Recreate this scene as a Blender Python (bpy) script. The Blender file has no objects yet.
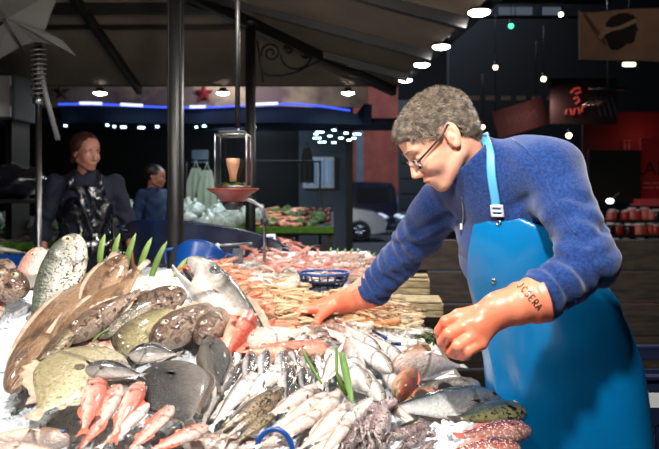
import bpy, math, random
import numpy as np
from mathutils import Vector, Matrix
PI = math.pi
rnd = random.Random(7)
nrs = np.random.RandomState(5)
scene = bpy.context.scene
COL = scene.collection
F = 640.0; CX = 329.5; HY = 190.0; CZ = 1.45
V = lambda *a: np.array(a, dtype=float)

def P(px, py, d):                       # point seen at a pixel at a given distance
    return V((px - CX) / F * d, d, CZ - (py - HY) / F * d)

def srgb(r, g, b):
    f = lambda c: (c / 255 / 12.92) if c / 255 <= 0.04045 else ((c / 255 + 0.055) / 1.055) ** 2.4
    return (f(r), f(g), f(b), 1.0)

# ------------------------------------------------------------------ objects
def link(o, parent=None):
    COL.objects.link(o)
    if parent is not None: o.parent = parent
    return o

def mesh_obj(name, verts, faces, mat=None, parent=None, smooth=True, uvs=None, fmat=None):
    me = bpy.data.meshes.new(name)
    verts = np.asarray(verts, dtype=float)
    me.from_pydata(verts.tolist(), [], faces if isinstance(faces, list) else faces.tolist())
    mats = mat if isinstance(mat, (list, tuple)) else [mat]
    for m in mats:
        if m is not None: me.materials.append(m)
    n = len(me.polygons)
    if smooth: me.polygons.foreach_set('use_smooth', [True] * n)
    if fmat is not None: me.polygons.foreach_set('material_index', [int(i) for i in fmat])
    if uvs is not None:
        ul = me.uv_layers.new(name='UVMap')
        idx = np.zeros(len(me.loops), dtype=np.int32); me.loops.foreach_get('vertex_index', idx)
        ul.data.foreach_set('uv', np.asarray(uvs, dtype=np.float32)[idx].ravel())
    me.update()
    return link(bpy.data.objects.new(name, me), parent)

def empty(name, loc=(0, 0, 0), label=None, cat=None, group=None):
    o = bpy.data.objects.new(name, None); o.empty_display_size = .05
    o.location = tuple(loc); link(o)
    if label: o['label'] = label
    if cat: o['category'] = cat
    if group: o['group'] = group
    return o

def tag(o, label=None, cat=None, group=None, kind=None):
    if label: o['label'] = label
    if cat: o['category'] = cat
    if group: o['group'] = group
    if kind: o['kind'] = kind
    return o

def dup(root, label=None, group=None):
    r = root.copy(); COL.objects.link(r)
    for ch in list(root.children):
        c = ch.copy(); COL.objects.link(c); c.parent = r
        for g in list(ch.children):
            d = g.copy(); COL.objects.link(d); d.parent = c
    if label: r['label'] = label
    if group: r['group'] = group
    elif 'group' in r and group is None: del r['group']
    return r

class MB:
    """collects shapes into one mesh"""
    def __init__(s): s.v = []; s.f = []; s.m = []; s.mi = 0
    def add(s, v, f):
        n = len(s.v); s.v += [tuple(map(float, q)) for q in v]
        for q in f: s.f.append([int(i) + n for i in q]); s.m.append(s.mi)
        return s
    def box(s, c, size, R=None, bev=0.0):
        hx, hy, hz = [x / 2 for x in size]
        b = min(bev, hx * .9, hy * .9, hz * .9)
        if b <= 0:
            v = [(x, y, z) for x in (-hx, hx) for y in (-hy, hy) for z in (-hz, hz)]
            f = [(0,1,3,2),(4,6,7,5),(0,4,5,1),(2,3,7,6),(0,2,6,4),(1,5,7,3)]
        else:
            v = []
            for sx in (-1, 1):
                for sy in (-1, 1):
                    for sz in (-1, 1):
                        v += [(sx*hx, sy*(hy-b), sz*(hz-b)), (sx*(hx-b), sy*hy, sz*(hz-b)), (sx*(hx-b), sy*(hy-b), sz*hz)]
            I = lambda sx, sy, sz, k: ((sx*2+sy)*2+sz)*3+k
            f = []
            for a in (0, 1):
                q = [I(a,0,0,0), I(a,1,0,0), I(a,1,1,0), I(a,0,1,0)]; f.append(q if a else q[::-1])
                q = [I(0,a,0,1), I(0,a,1,1), I(1,a,1,1), I(1,a,0,1)]; f.append(q if a else q[::-1])
                q = [I(0,0,a,2), I(1,0,a,2), I(1,1,a,2), I(0,1,a,2)]; f.append(q if a else q[::-1])
            for a in (0, 1):
                for c2 in (0, 1):
                    f.append([I(a,c2,0,0), I(a,c2,1,0), I(a,c2,1,1), I(a,c2,0,1)])
                    f.append([I(a,0,c2,0), I(a,1,c2,0), I(a,1,c2,2), I(a,0,c2,2)])
                    f.append([I(0,a,c2,1), I(1,a,c2,1), I(1,a,c2,2), I(0,a,c2,2)])
                    for e in (0, 1): f.append([I(a,c2,e,0), I(a,c2,e,1), I(a,c2,e,2)])
        v = np.array(v)
        if R is not None: v = v @ np.array(R).T
        return s.add(v + np.array(c), f)
    def tube(s, pts, r, n=8, closed=False, caps=True, flat=1.0, up=(0, 0, 1)):
        pts = np.array(pts, float); m = len(pts)
        rs = np.ones(m) * r if np.isscalar(r) else np.array(r, float)
        T = np.zeros_like(pts)
        for i in range(m):
            a = pts[(i - 1) % m] if (closed or i > 0) else pts[i]
            b = pts[(i + 1) % m] if (closed or i < m - 1) else pts[i]
            T[i] = (b - a) / (np.linalg.norm(b - a) + 1e-9)
        u = np.array(up, float)
        if abs(T[0] @ u) > .95: u = V(1, 0, 0)
        vs = []
        for i in range(m):
            u = u - (u @ T[i]) * T[i]; u /= np.linalg.norm(u) + 1e-9
            w = np.cross(T[i], u)
            for k in range(n):
                a = 2 * PI * k / n
                vs.append(pts[i] + rs[i] * (math.cos(a) * w + math.sin(a) * u * flat))
        f = []
        for i in range(m if closed else m - 1):
            j = (i + 1) % m
            for k in range(n):
                k2 = (k + 1) % n
                f.append((i*n+k, i*n+k2, j*n+k2, j*n+k))
        if caps and not closed:
            f.append(tuple(range(n))[::-1]); f.append(tuple((m-1)*n + k for k in range(n)))
        return s.add(vs, f)
    def cyl(s, a, b, r, n=16, r2=None):
        return s.tube([a, b], [r, r if r2 is None else r2], n)
    def lathe(s, c, prof, n=20, R=None, a0=0, a1=2*PI):
        vs = []; f = []
        full = abs(a1 - a0 - 2*PI) < 1e-6
        nn = n if full else n + 1
        for (r, z) in prof:
            for k in range(nn):
                a = a0 + (a1 - a0) * k / n
                vs.append((r*math.cos(a), r*math.sin(a), z))
        for i in range(len(prof) - 1):
            for k in range(n):
                k2 = (k + 1) % nn
                f.append((i*nn+k, i*nn+k2, (i+1)*nn+k2, (i+1)*nn+k))
        v = np.array(vs)
        if R is not None: v = v @ np.array(R).T
        return s.add(v + np.array(c), f)
    def ball(s, c, r, n=12, m=8, R=None):
        r = np.ones(3) * r if np.isscalar(r) else np.array(r, float)
        vs = [(0, 0, -1)]; f = []
        for i in range(1, m):
            t = -PI/2 + PI*i/m
            for k in range(n):
                a = 2*PI*k/n; vs.append((math.cos(t)*math.cos(a), math.cos(t)*math.sin(a), math.sin(t)))
        vs.append((0, 0, 1))
        for k in range(n):
            f.append((0, 1+(k+1) % n, 1+k)); L = 1+(m-2)*n
            f.append((len(vs)-1, L+k, L+(k+1) % n))
            for i in range(m-2):
                f.append((1+i*n+k, 1+i*n+(k+1) % n, 1+(i+1)*n+(k+1) % n, 1+(i+1)*n+k))
        v = np.array(vs) * r
        if R is not None: v = v @ np.array(R).T
        return s.add(v + np.array(c), f)
    def prism(s, poly, y0, y1, frame=None):
        """poly: (x,z) outline extruded in y"""
        n = len(poly)
        v = [(x, y0, z) for x, z in poly] + [(x, y1, z) for x, z in poly]
        f = [tuple(range(n)), tuple(range(2*n-1, n-1, -1))]
        for i in range(n):
            j = (i+1) % n; f.append((i, n+i, n+j, j))
        v = np.array(v, float)
        if frame is not None:
            R, c = frame; v = v @ np.array(R).T + np.array(c)
        return s.add(v, f)
    def build(s, name, mat, parent=None, smooth=False, auto=None):
        o = mesh_obj(name, s.v, s.f, mat, parent, smooth, fmat=s.m if isinstance(mat, (list, tuple)) else None)
        if auto is not None and hasattr(o.data, 'set_sharp_from_angle'):
            o.data.polygons.foreach_set('use_smooth', [True]*len(o.data.polygons))
            o.data.set_sharp_from_angle(angle=math.radians(auto))
        return o

def origin(o, c):
    """move a mesh object's origin to c without moving it"""
    c = Vector(tuple(map(float, c))); o.data.transform(Matrix.Translation(-c)); o.location = c
    return o

def Rx(a): c, s = math.cos(a), math.sin(a); return np.array([[1,0,0],[0,c,-s],[0,s,c]])
def Ry(a): c, s = math.cos(a), math.sin(a); return np.array([[c,0,s],[0,1,0],[-s,0,c]])
def Rz(a): c, s = math.cos(a), math.sin(a); return np.array([[c,-s,0],[s,c,0],[0,0,1]])

# ------------------------------------------------------------------ materials
def new_mat(name):
    m = bpy.data.materials.new(name); m.use_nodes = True
    nt = m.node_tree; nt.nodes.clear()
    out = nt.nodes.new('ShaderNodeOutputMaterial'); b = nt.nodes.new('ShaderNodeBsdfPrincipled')
    nt.links.new(b.outputs[0], out.inputs[0])
    return m, nt, b
def N(nt, t, **kw):
    n = nt.nodes.new(t)
    for k, v in kw.items():
        if k in n.inputs: n.inputs[k].default_value = v
        else: setattr(n, k, v)
    return n
def mixrgb(nt, fac, a, b, mode='MIX'):
    n = nt.nodes.new('ShaderNodeMix'); n.data_type = 'RGBA'; n.blend_type = mode
    for sock, val in ((n.inputs[0], fac), (n.inputs[6], a), (n.inputs[7], b)):
        if hasattr(val, 'links') or hasattr(val, 'is_output'): nt.links.new(val, sock)
        else: sock.default_value = val
    return n.outputs[2]
def ramp(nt, fac, stops):
    r = nt.nodes.new('ShaderNodeValToRGB'); nt.links.new(fac, r.inputs[0])
    e = r.color_ramp.elements
    while len(e) < len(stops): e.new(.5)
    for k, (p, c) in enumerate(stops): e[k].position = p; e[k].color = c
    return r.outputs[0]
G = lambda v: (v, v, v, 1)
def pm(name, c1, c2=None, scale=8, rough=.5, bump=0, bscale=60, metal=0, coat=0, sheen=0, spec=.5, detail=4, stretch=None, contrast=(.35, .65), bdist=.002, sss=0, alpha=None, trans=0):
    m, nt, b = new_mat(name)
    b.inputs['Base Color'].default_value = c1
    b.inputs['Roughness'].default_value = rough; b.inputs['Metallic'].default_value = metal
    b.inputs['Coat Weight'].default_value = coat; b.inputs['Coat Roughness'].default_value = .12
    b.inputs['Sheen Weight'].default_value = sheen
    b.inputs['Specular IOR Level'].default_value = spec
    if trans: b.inputs['Transmission Weight'].default_value = trans
    if sss:
        b.inputs['Subsurface Weight'].default_value = sss; b.inputs['Subsurface Scale'].default_value = .01
    tc = N(nt, 'ShaderNodeTexCoord'); src = tc.outputs['Object']
    if stretch:
        mp = N(nt, 'ShaderNodeMapping'); mp.inputs['Scale'].default_value = stretch
        nt.links.new(src, mp.inputs[0]); src = mp.outputs[0]
    if c2 is not None:
        n = N(nt, 'ShaderNodeTexNoise', Scale=scale, Detail=detail); nt.links.new(src, n.inputs['Vector'])
        r = ramp(nt, n.outputs[0], [(contrast[0], c1), (contrast[1], c2)])
        nt.links.new(r, b.inputs['Base Color'])
    if bump:
        n2 = N(nt, 'ShaderNodeTexNoise', Scale=bscale, Detail=3); nt.links.new(src, n2.inputs['Vector'])
        bp = N(nt, 'ShaderNodeBump', Strength=bump, Distance=bdist); nt.links.new(n2.outputs[0], bp.inputs['Height'])
        nt.links.new(bp.outputs[0], b.inputs['Normal'])
    return m
def em(name, c, s):
    m, nt, b = new_mat(name)
    b.inputs['Base Color'].default_value = G(0.02); b.inputs['Emission Color'].default_value = c
    b.inputs['Emission Strength'].default_value = s
    return m
def fm(name, back, side, belly, spot=None, sscale=30, sth=(.55, .62), rough=.28, v0=.15, v1=.5, v2=.8, var=.25, coat=.5, scl=0.5, wr=.25, head=.85):
    """wet fish skin: pigment by back / flank / belly from the UV map"""
    m, nt, b = new_mat(name)
    uv = N(nt, 'ShaderNodeUVMap'); uv.uv_map = 'UVMap'
    sep = N(nt, 'ShaderNodeSeparateXYZ'); nt.links.new(uv.outputs[0], sep.inputs[0])
    tc = N(nt, 'ShaderNodeTexCoord')
    oi = N(nt, 'ShaderNodeObjectInfo')
    no = N(nt, 'ShaderNodeTexNoise', Scale=9, Detail=4); nt.links.new(tc.outputs['Object'], no.inputs['Vector'])
    no.noise_dimensions = '4D'; mw = N(nt, 'ShaderNodeMath', operation='MULTIPLY'); mw.inputs[1].default_value = 20
    nt.links.new(oi.outputs['Random'], mw.inputs[0]); nt.links.new(mw.outputs[0], no.inputs['W'])
    ma = N(nt, 'ShaderNodeMath', operation='MULTIPLY_ADD'); ma.inputs[1].default_value = var * 1.2; ma.inputs[2].default_value = -var * .6
    nt.links.new(no.outputs[0], ma.inputs[0])
    ad = N(nt, 'ShaderNodeMath', operation='ADD'); nt.links.new(sep.outputs[1], ad.inputs[0]); nt.links.new(ma.outputs[0], ad.inputs[1])
    c = ramp(nt, ad.outputs[0], [(v0, belly), (v1, side), (v2, back)])
    no2 = N(nt, 'ShaderNodeTexNoise', Scale=45, Detail=5, Roughness=.7); nt.links.new(tc.outputs['Object'], no2.inputs['Vector'])
    c = mixrgb(nt, .55, c, ramp(nt, no2.outputs[0], [(.32, G(.3)), (.66, G(1.0))]), 'MULTIPLY') if var > .05 else c
    if spot:
        vo = N(nt, 'ShaderNodeTexNoise', Scale=sscale, Detail=2); nt.links.new(tc.outputs['Object'], vo.inputs['Vector'])
        c = mixrgb(nt, ramp(nt, vo.outputs[0], [(sth[0], G(0)), (sth[1], G(1))]), c, spot)
    # darker head, darkest in a line along the gill-cover edge
    hd = ramp(nt, sep.outputs[0], [(.0, G(.62)), (.10, G(.72)), (.225, G(.90)), (.243, G(.28)), (.262, G(.55)), (.285, G(1))]) if head else None
    if head: c = mixrgb(nt, head, c, hd, 'MULTIPLY')
    nt.links.new(c, b.inputs['Base Color'])
    b.inputs['Roughness'].default_value = rough
    b.inputs['Coat Weight'].default_value = coat; b.inputs['Coat Roughness'].default_value = .1
    n5 = N(nt, 'ShaderNodeTexNoise', Scale=14, Detail=4, Roughness=.6); nt.links.new(tc.outputs['Object'], n5.inputs['Vector'])
    bp0 = N(nt, 'ShaderNodeBump', Strength=wr, Distance=.03); nt.links.new(n5.outputs[0], bp0.inputs['Height'])
    vs = N(nt, 'ShaderNodeTexVoronoi', Scale=75); nt.links.new(tc.outputs['Object'], vs.inputs['Vector'])
    bp = N(nt, 'ShaderNodeBump', Strength=scl, Distance=.004); nt.links.new(vs.outputs['Distance'], bp.inputs['Height']); nt.links.new(bp0.outputs[0], bp.inputs['Normal'])
    nt.links.new(bp.outputs[0], b.inputs['Normal'])
    return m

# ------------------------------------------------------------------ implicit surfaces
def smin(a, b, k):
    if k <= 0: return np.minimum(a, b)
    h = np.clip(.5 + .5 * (b - a) / k, 0, 1)
    return b + (a - b) * h - k * h * (1 - h)
def smax(a, b, k): return -smin(-a, -b, k)
def cap(p, a, b, ra, rb=None, wr=None):
    rb = ra if rb is None else rb
    a = np.asarray(a, float); b = np.asarray(b, float); ba = b - a
    t = np.clip(((p - a) @ ba) / (ba @ ba + 1e-12), 0, 1)
    q = p - a - t[:, None] * ba
    r = ra + (rb - ra) * t
    if wr is not None:
        amp, fr, t0, t1 = wr
        w = np.clip((t - t0) / .15, 0, 1) * np.clip((t1 - t) / .15, 0, 1)
        r = r + amp * w * np.sin(fr * t + 2.2 * np.sin(p[:, 0] * 31 + p[:, 2] * 17) + 9 * (q[:, 2]) / .1 * .25)
    return np.sqrt((q * q).sum(1)) - r
def ell(p, c, r, R=None):
    q = p - np.asarray(c, float)
    if R is not None: q = q @ np.asarray(R)           # world -> local (columns of R are local axes)
    r = np.asarray(r, float)
    k0 = np.sqrt(((q / r) ** 2).sum(1)) + 1e-9; k1 = np.sqrt(((q / (r * r)) ** 2).sum(1)) + 1e-9
    return k0 * (k0 - 1) / k1
def axis_coords(lo, hi, coarse, fine=None, fr=None):
    if fine is None: return np.arange(lo, hi + coarse, coarse)
    a = list(np.arange(lo, fr[0], coarse)); b = list(np.arange(fr[0], fr[1], fine)); c = list(np.arange(fr[1], hi + coarse, coarse))
    return np.array(a + b + c)
def nets(field, xs, ys, zs, B=10):
    nx, ny, nz = len(xs), len(ys), len(zs)
    D = np.full((nx, ny, nz), 1.0, np.float32)
    bl = []
    for i in range(0, nx, B):
        for j in range(0, ny, B):
            for k in range(0, nz, B):
                i2, j2, k2 = min(i+B, nx)-1, min(j+B, ny)-1, min(k+B, nz)-1
                c = V((xs[i]+xs[i2])/2, (ys[j]+ys[j2])/2, (zs[k]+zs[k2])/2)
                h = math.sqrt((xs[i2]-xs[i])**2 + (ys[j2]-ys[j])**2 + (zs[k2]-zs[k])**2) / 2
                bl.append((i, j, k, c, h))
    dc = field(np.array([b[3] for b in bl]))
    near = [b for b, d in zip(bl, dc) if abs(d) < b[4] * 1.5 + .02]
    for b, d in zip(bl, dc):
        if d < 0: D[b[0]:b[0]+B, b[1]:b[1]+B, b[2]:b[2]+B] = -1.0
    for s in range(0, len(near), 60):
        pts = []; shp = []
        for (i, j, k, c, h) in near[s:s+60]:
            g = np.meshgrid(xs[i:i+B], ys[j:j+B], zs[k:k+B], indexing='ij')
            shp.append(g[0].shape); pts.append(np.stack([q.ravel() for q in g], 1))
        d = field(np.concatenate(pts)); o = 0
        for (i, j, k, c, h), sh in zip(near[s:s+60], shp):
            n = sh[0]*sh[1]*sh[2]; D[i:i+sh[0], j:j+sh[1], k:k+sh[2]] = d[o:o+n].reshape(sh); o += n
    D[0] = D[-1] = 1; D[:, 0] = D[:, -1] = 1; D[:, :, 0] = D[:, :, -1] = 1
    S = D < 0
    cnt = np.zeros((nx-1, ny-1, nz-1), np.int8)
    for a in (0, 1):
        for b in (0, 1):
            for c in (0, 1): cnt += S[a:nx-1+a, b:ny-1+b, c:nz-1+c]
    act = (cnt > 0) & (cnt < 8)
    idx = np.argwhere(act); vid = np.full(act.shape, -1, np.int64); vid[act] = np.arange(len(idx))
    acc = np.zeros((len(idx), 3)); w = np.zeros(len(idx))
    I, J, K = idx.T
    cor = {}
    for a in (0, 1):
        for b in (0, 1):
            for c in (0, 1): cor[(a, b, c)] = (D[I+a, J+b, K+c].astype(float), np.stack([xs[I+a], ys[J+b], zs[K+c]], 1))
    for p0 in cor:
        for ax in range(3):
            if p0[ax] == 0:
                p1 = list(p0); p1[ax] = 1; p1 = tuple(p1)
                d0, x0 = cor[p0]; d1, x1 = cor[p1]
                m = (d0 < 0) != (d1 < 0)
                t = np.where(m, d0 / np.where(m, d0 - d1, 1), 0)
                acc[m] += (x0 + (x1 - x0) * t[:, None])[m]; w[m] += 1
    vert = acc / w[:, None]
    faces = []
    for ax in range(3):
        sl0 = [slice(None)]*3; sl1 = [slice(None)]*3; sl0[ax] = slice(0, -1); sl1[ax] = slice(1, None)
        ch = S[tuple(sl0)] != S[tuple(sl1)]
        e = np.argwhere(ch)
        o1, o2 = [(1, 2), (2, 0), (0, 1)][ax]
        ok = (e[:, o1] > 0) & (e[:, o2] > 0); e = e[ok]
        def vv(da, db):
            q = e.copy(); q[:, o1] -= da; q[:, o2] -= db
            return vid[q[:, 0], q[:, 1], q[:, 2]]
        q = np.stack([vv(1, 1), vv(0, 1), vv(0, 0), vv(1, 0)], 1)
        s0 = S[e[:, 0], e[:, 1], e[:, 2]]
        q[~s0] = q[~s0][:, ::-1]
        faces.append(q)
    return vert, np.concatenate(faces)
def laplace(v, f, it=1, lam=.5):
    e = np.concatenate([f[:, [0, 1]], f[:, [1, 2]], f[:, [2, 3]], f[:, [3, 0]]])
    n = len(v)
    for _ in range(it):
        acc = np.zeros_like(v); c = np.zeros(n)
        for a, b in ((0, 1), (1, 0)):
            for k in range(3): acc[:, k] += np.bincount(e[:, a], v[e[:, b], k], n)
            c += np.bincount(e[:, a], minlength=n)
        v = v + lam * (acc / np.maximum(c, 1)[:, None] - v)
    return v

def text_obj(name, body, size, mat, parent, M, thick=.001, font_space=1.0):
    cu = bpy.data.curves.new(name, 'FONT'); cu.body = body; cu.size = size; cu.extrude = thick
    cu.align_x = 'CENTER'; cu.align_y = 'CENTER'; cu.space_character = font_space
    tmp = bpy.data.objects.new(name, cu)
    me = bpy.data.meshes.new_from_object(tmp); me.name = name
    bpy.data.objects.remove(tmp)
    me.materials.clear(); me.materials.append(mat)
    me.transform(M)
    return link(bpy.data.objects.new(name, me), parent)
# ================================================================== PEOPLE
M_skin = pm('skin', srgb(232,180,154), srgb(216,150,124), scale=14, rough=.42, bump=.15, bscale=220, bdist=.001, sss=.12, contrast=(.3,.7))
M_skin2 = pm('pale_skin', srgb(176,122,104), srgb(156,98,82), scale=12, rough=.5)
M_hair = pm('grey_brown_hair', srgb(104,88,74), srgb(42,34,28), scale=90, rough=.6, bump=.6, bscale=300, stretch=(1,1,1))
M_hair2 = pm('auburn_hair', srgb(70,34,24), srgb(38,18,14), scale=40, rough=.45, bump=.3, bscale=150)
M_hair3 = pm('black_hair', srgb(22,20,20), srgb(10,10,10), scale=40, rough=.5)
M_fleece = pm('blue_fleece', srgb(22,46,98), srgb(36,66,126), scale=160, rough=.95, bump=.5, bscale=420, sheen=.25, detail=3, bdist=.0015, spec=.15)
M_black = pm('black_plastic', G(.012), None, rough=.35)
M_metal = pm('brushed_metal', srgb(170,172,175), None, rough=.3, metal=1)
M_apron = pm('blue_rubber_apron', srgb(0,104,164), srgb(0,116,178), scale=3, rough=.3, bump=.12, bscale=11, bdist=.02, coat=.35)
M_strap = pm('light_blue_strap', srgb(84,164,212), None, rough=.4)
M_white = pm('white_plastic', srgb(228,232,236), None, rough=.35)
M_glove = pm('orange_rubber_glove', srgb(240,142,110), srgb(230,112,82), scale=9, rough=.38, bump=.25, bscale=90, bdist=.002, coat=.15)
M_ink = pm('black_ink', G(.01), None, rough=.6)
M_eye = pm('eye_white', srgb(225,220,215), None, rough=.2)
M_navy = pm('navy_cotton', srgb(14,20,38), srgb(20,28,48), scale=30, rough=.85, bump=.3, bscale=60)
M_pvc = pm('dark_glossy_pvc', srgb(12,14,22), srgb(20,22,32), scale=12, rough=.14, bump=.8, bscale=9, bdist=.03, coat=1)
M_bluecotton = pm('blue_cotton', srgb(14,36,72), srgb(20,48,88), scale=30, rough=.85)
M_jeans = pm('dark_trousers', srgb(26,28,36), None, rough=.8)
M_glass = pm('lens_glass', G(1), None, rough=.02, trans=1)

def head_frame(O, pitch, yaw):
    """columns: forward, left, up of the head"""
    f0 = V(math.cos(yaw), math.sin(yaw), 0); s = V(-math.sin(yaw), math.cos(yaw), 0); u0 = V(0, 0, 1)
    f = math.cos(pitch)*f0 - math.sin(pitch)*u0; u = math.sin(pitch)*f0 + math.cos(pitch)*u0
    return np.stack([f, s, u], 1), np.asarray(O, float)

def head_field(p, closed=.5, fem=0.0):
    """p in head coordinates, forward / left / up from between the ear canals"""
    k = 1 - .06*fem
    q = p.copy(); a = np.abs(p[:, 1]); q[:, 1] = a
    d = ell(q, (-.014, 0, .045), (.095, .074*k, .085))
    d = smin(d, ell(q, (.047, 0, .05), (.052, .06*k, .055)), .03)
    d = smin(d, ell(q, (.042, 0, -.015), (.058, .056*k, .07)), .03)
    d = smin(d, cap(q, (.0, .05*k, -.048), (.066, .02, -.086), .018, .015), .03)
    d = smin(d, ell(q, (.076, 0, -.09), (.018, .021, .017)), .018)
    d = smin(d, ell(q, (.083, 0, -.056), (.022, .03, .026)), .015)
    d = smin(d, ell(q, (.066, .04, -.022), (.026, .02, .026)), .02)
    d = smin(d, cap(q, (.093, .012, .026), (.080, .044, .030), .0075 - .003*fem), .012)
    d = smax(d, -ell(q, (.103, .032, .006), (.019, .017, .013)), .010)
    d = smin(d, cap(q, (.094, 0, .018), (.1145, 0, -.026), .0065, .0105), .008)
    d = smin(d, ell(q, (.105, .011, -.033), (.010, .007, .007)), .005)
    d = smax(d, -ell(q, (.108, .008, -.041), (.005, .0035, .004)), .002)
    d = smin(d, ell(q, (.097, .006, -.0535), (.0105, .019, .0048)), .004)
    d = smin(d, ell(q, (.094, 0, -.0645), (.0105, .019, .0058)), .004)
    d = smax(d, -ell(q, (.106, 0, -.0588), (.011, .022, .0011)), .0015)
    lid = ell(q, (.0795, .032, .0065), (.0135, .0145, .0125))
    lid = smax(lid, -ell(q, (.094, .032, .002 - .004*closed), (.010, .012, .0058*(1-closed)+.0015)), .001)
    d = smin(d, lid, .002)
    E = Ry(-.25)
    ear = ell(q, (-.008, .077*k, .004), (.019, .009, .032), E @ Rz(-.35))
    ear = smin(ear, ell(q, (-.002, .078*k, -.022), (.010, .007, .010)), .006)
    ear = smax(ear, -ell(q, (-.004, .088*k, .008), (.0105, .008, .020), E @ Rz(-.35)), .003)
    ear = smin(ear, ell(q, (-.002, .080*k, .0), (.005, .007, .010)), .003)
    return smin(d, ear, .004)

def hand_parts(W, K, J1, J2, T, TH, off=0.0, s=1.0, extra=None):
    """palm from the wrist W to the knuckles K, fingers K-J1-J2-T, thumb TH (4 points)"""
    r0 = [.0118, .0122, .0118, .0108]
    def fn(p):
        d = cap(p, W, (K[1]+K[2])/2*.75 + W*.25, .027*s+off, .024*s+off)
        for i in range(4): d = smin(d, cap(p, W*.75+K[i]*.25, K[i], (.019+off)*s, (.0135+off)*s), .012)
        for i in range(3): d = smin(d, cap(p, K[i], K[i+1], (.0125+off)*s), .008)
        for i in range(4):
            r = (r0[i]+off)*s
            fi = smin(cap(p, K[i], J1[i], r*1.1, r), cap(p, J1[i], J2[i], r*1.03, r*.95), .003)
            fi = smin(fi, cap(p, J2[i], T[i], r*.95, r*.82), .003)
            d = smin(d, fi, .0035)
        t = smin(cap(p, TH[0], TH[1], (.018+off)*s, (.0135+off)*s), cap(p, TH[1], TH[2], (.0128+off)*s, (.0118+off)*s), .004)
        t = smin(t, cap(p, TH[2], TH[3], (.0118+off)*s, (.0095+off)*s), .003)
        d = smin(d, t, .007)
        if extra is not None: d = extra(p, d)
        return d
    return fn

def bbox_axes(pts, pad, h):
    pts = np.array(pts); lo = pts.min(0)-pad; hi = pts.max(0)+pad
    return [axis_coords(lo[i], hi[i], h) for i in range(3)]

def to_obj(name, vf, mat, parent, it=1, c=(0,0,0)):
    v, f = vf
    if it: v = laplace(v, f, it)
    return mesh_obj(name, v - V(*c) if parent is not None else v, f, mat, parent)

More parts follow.
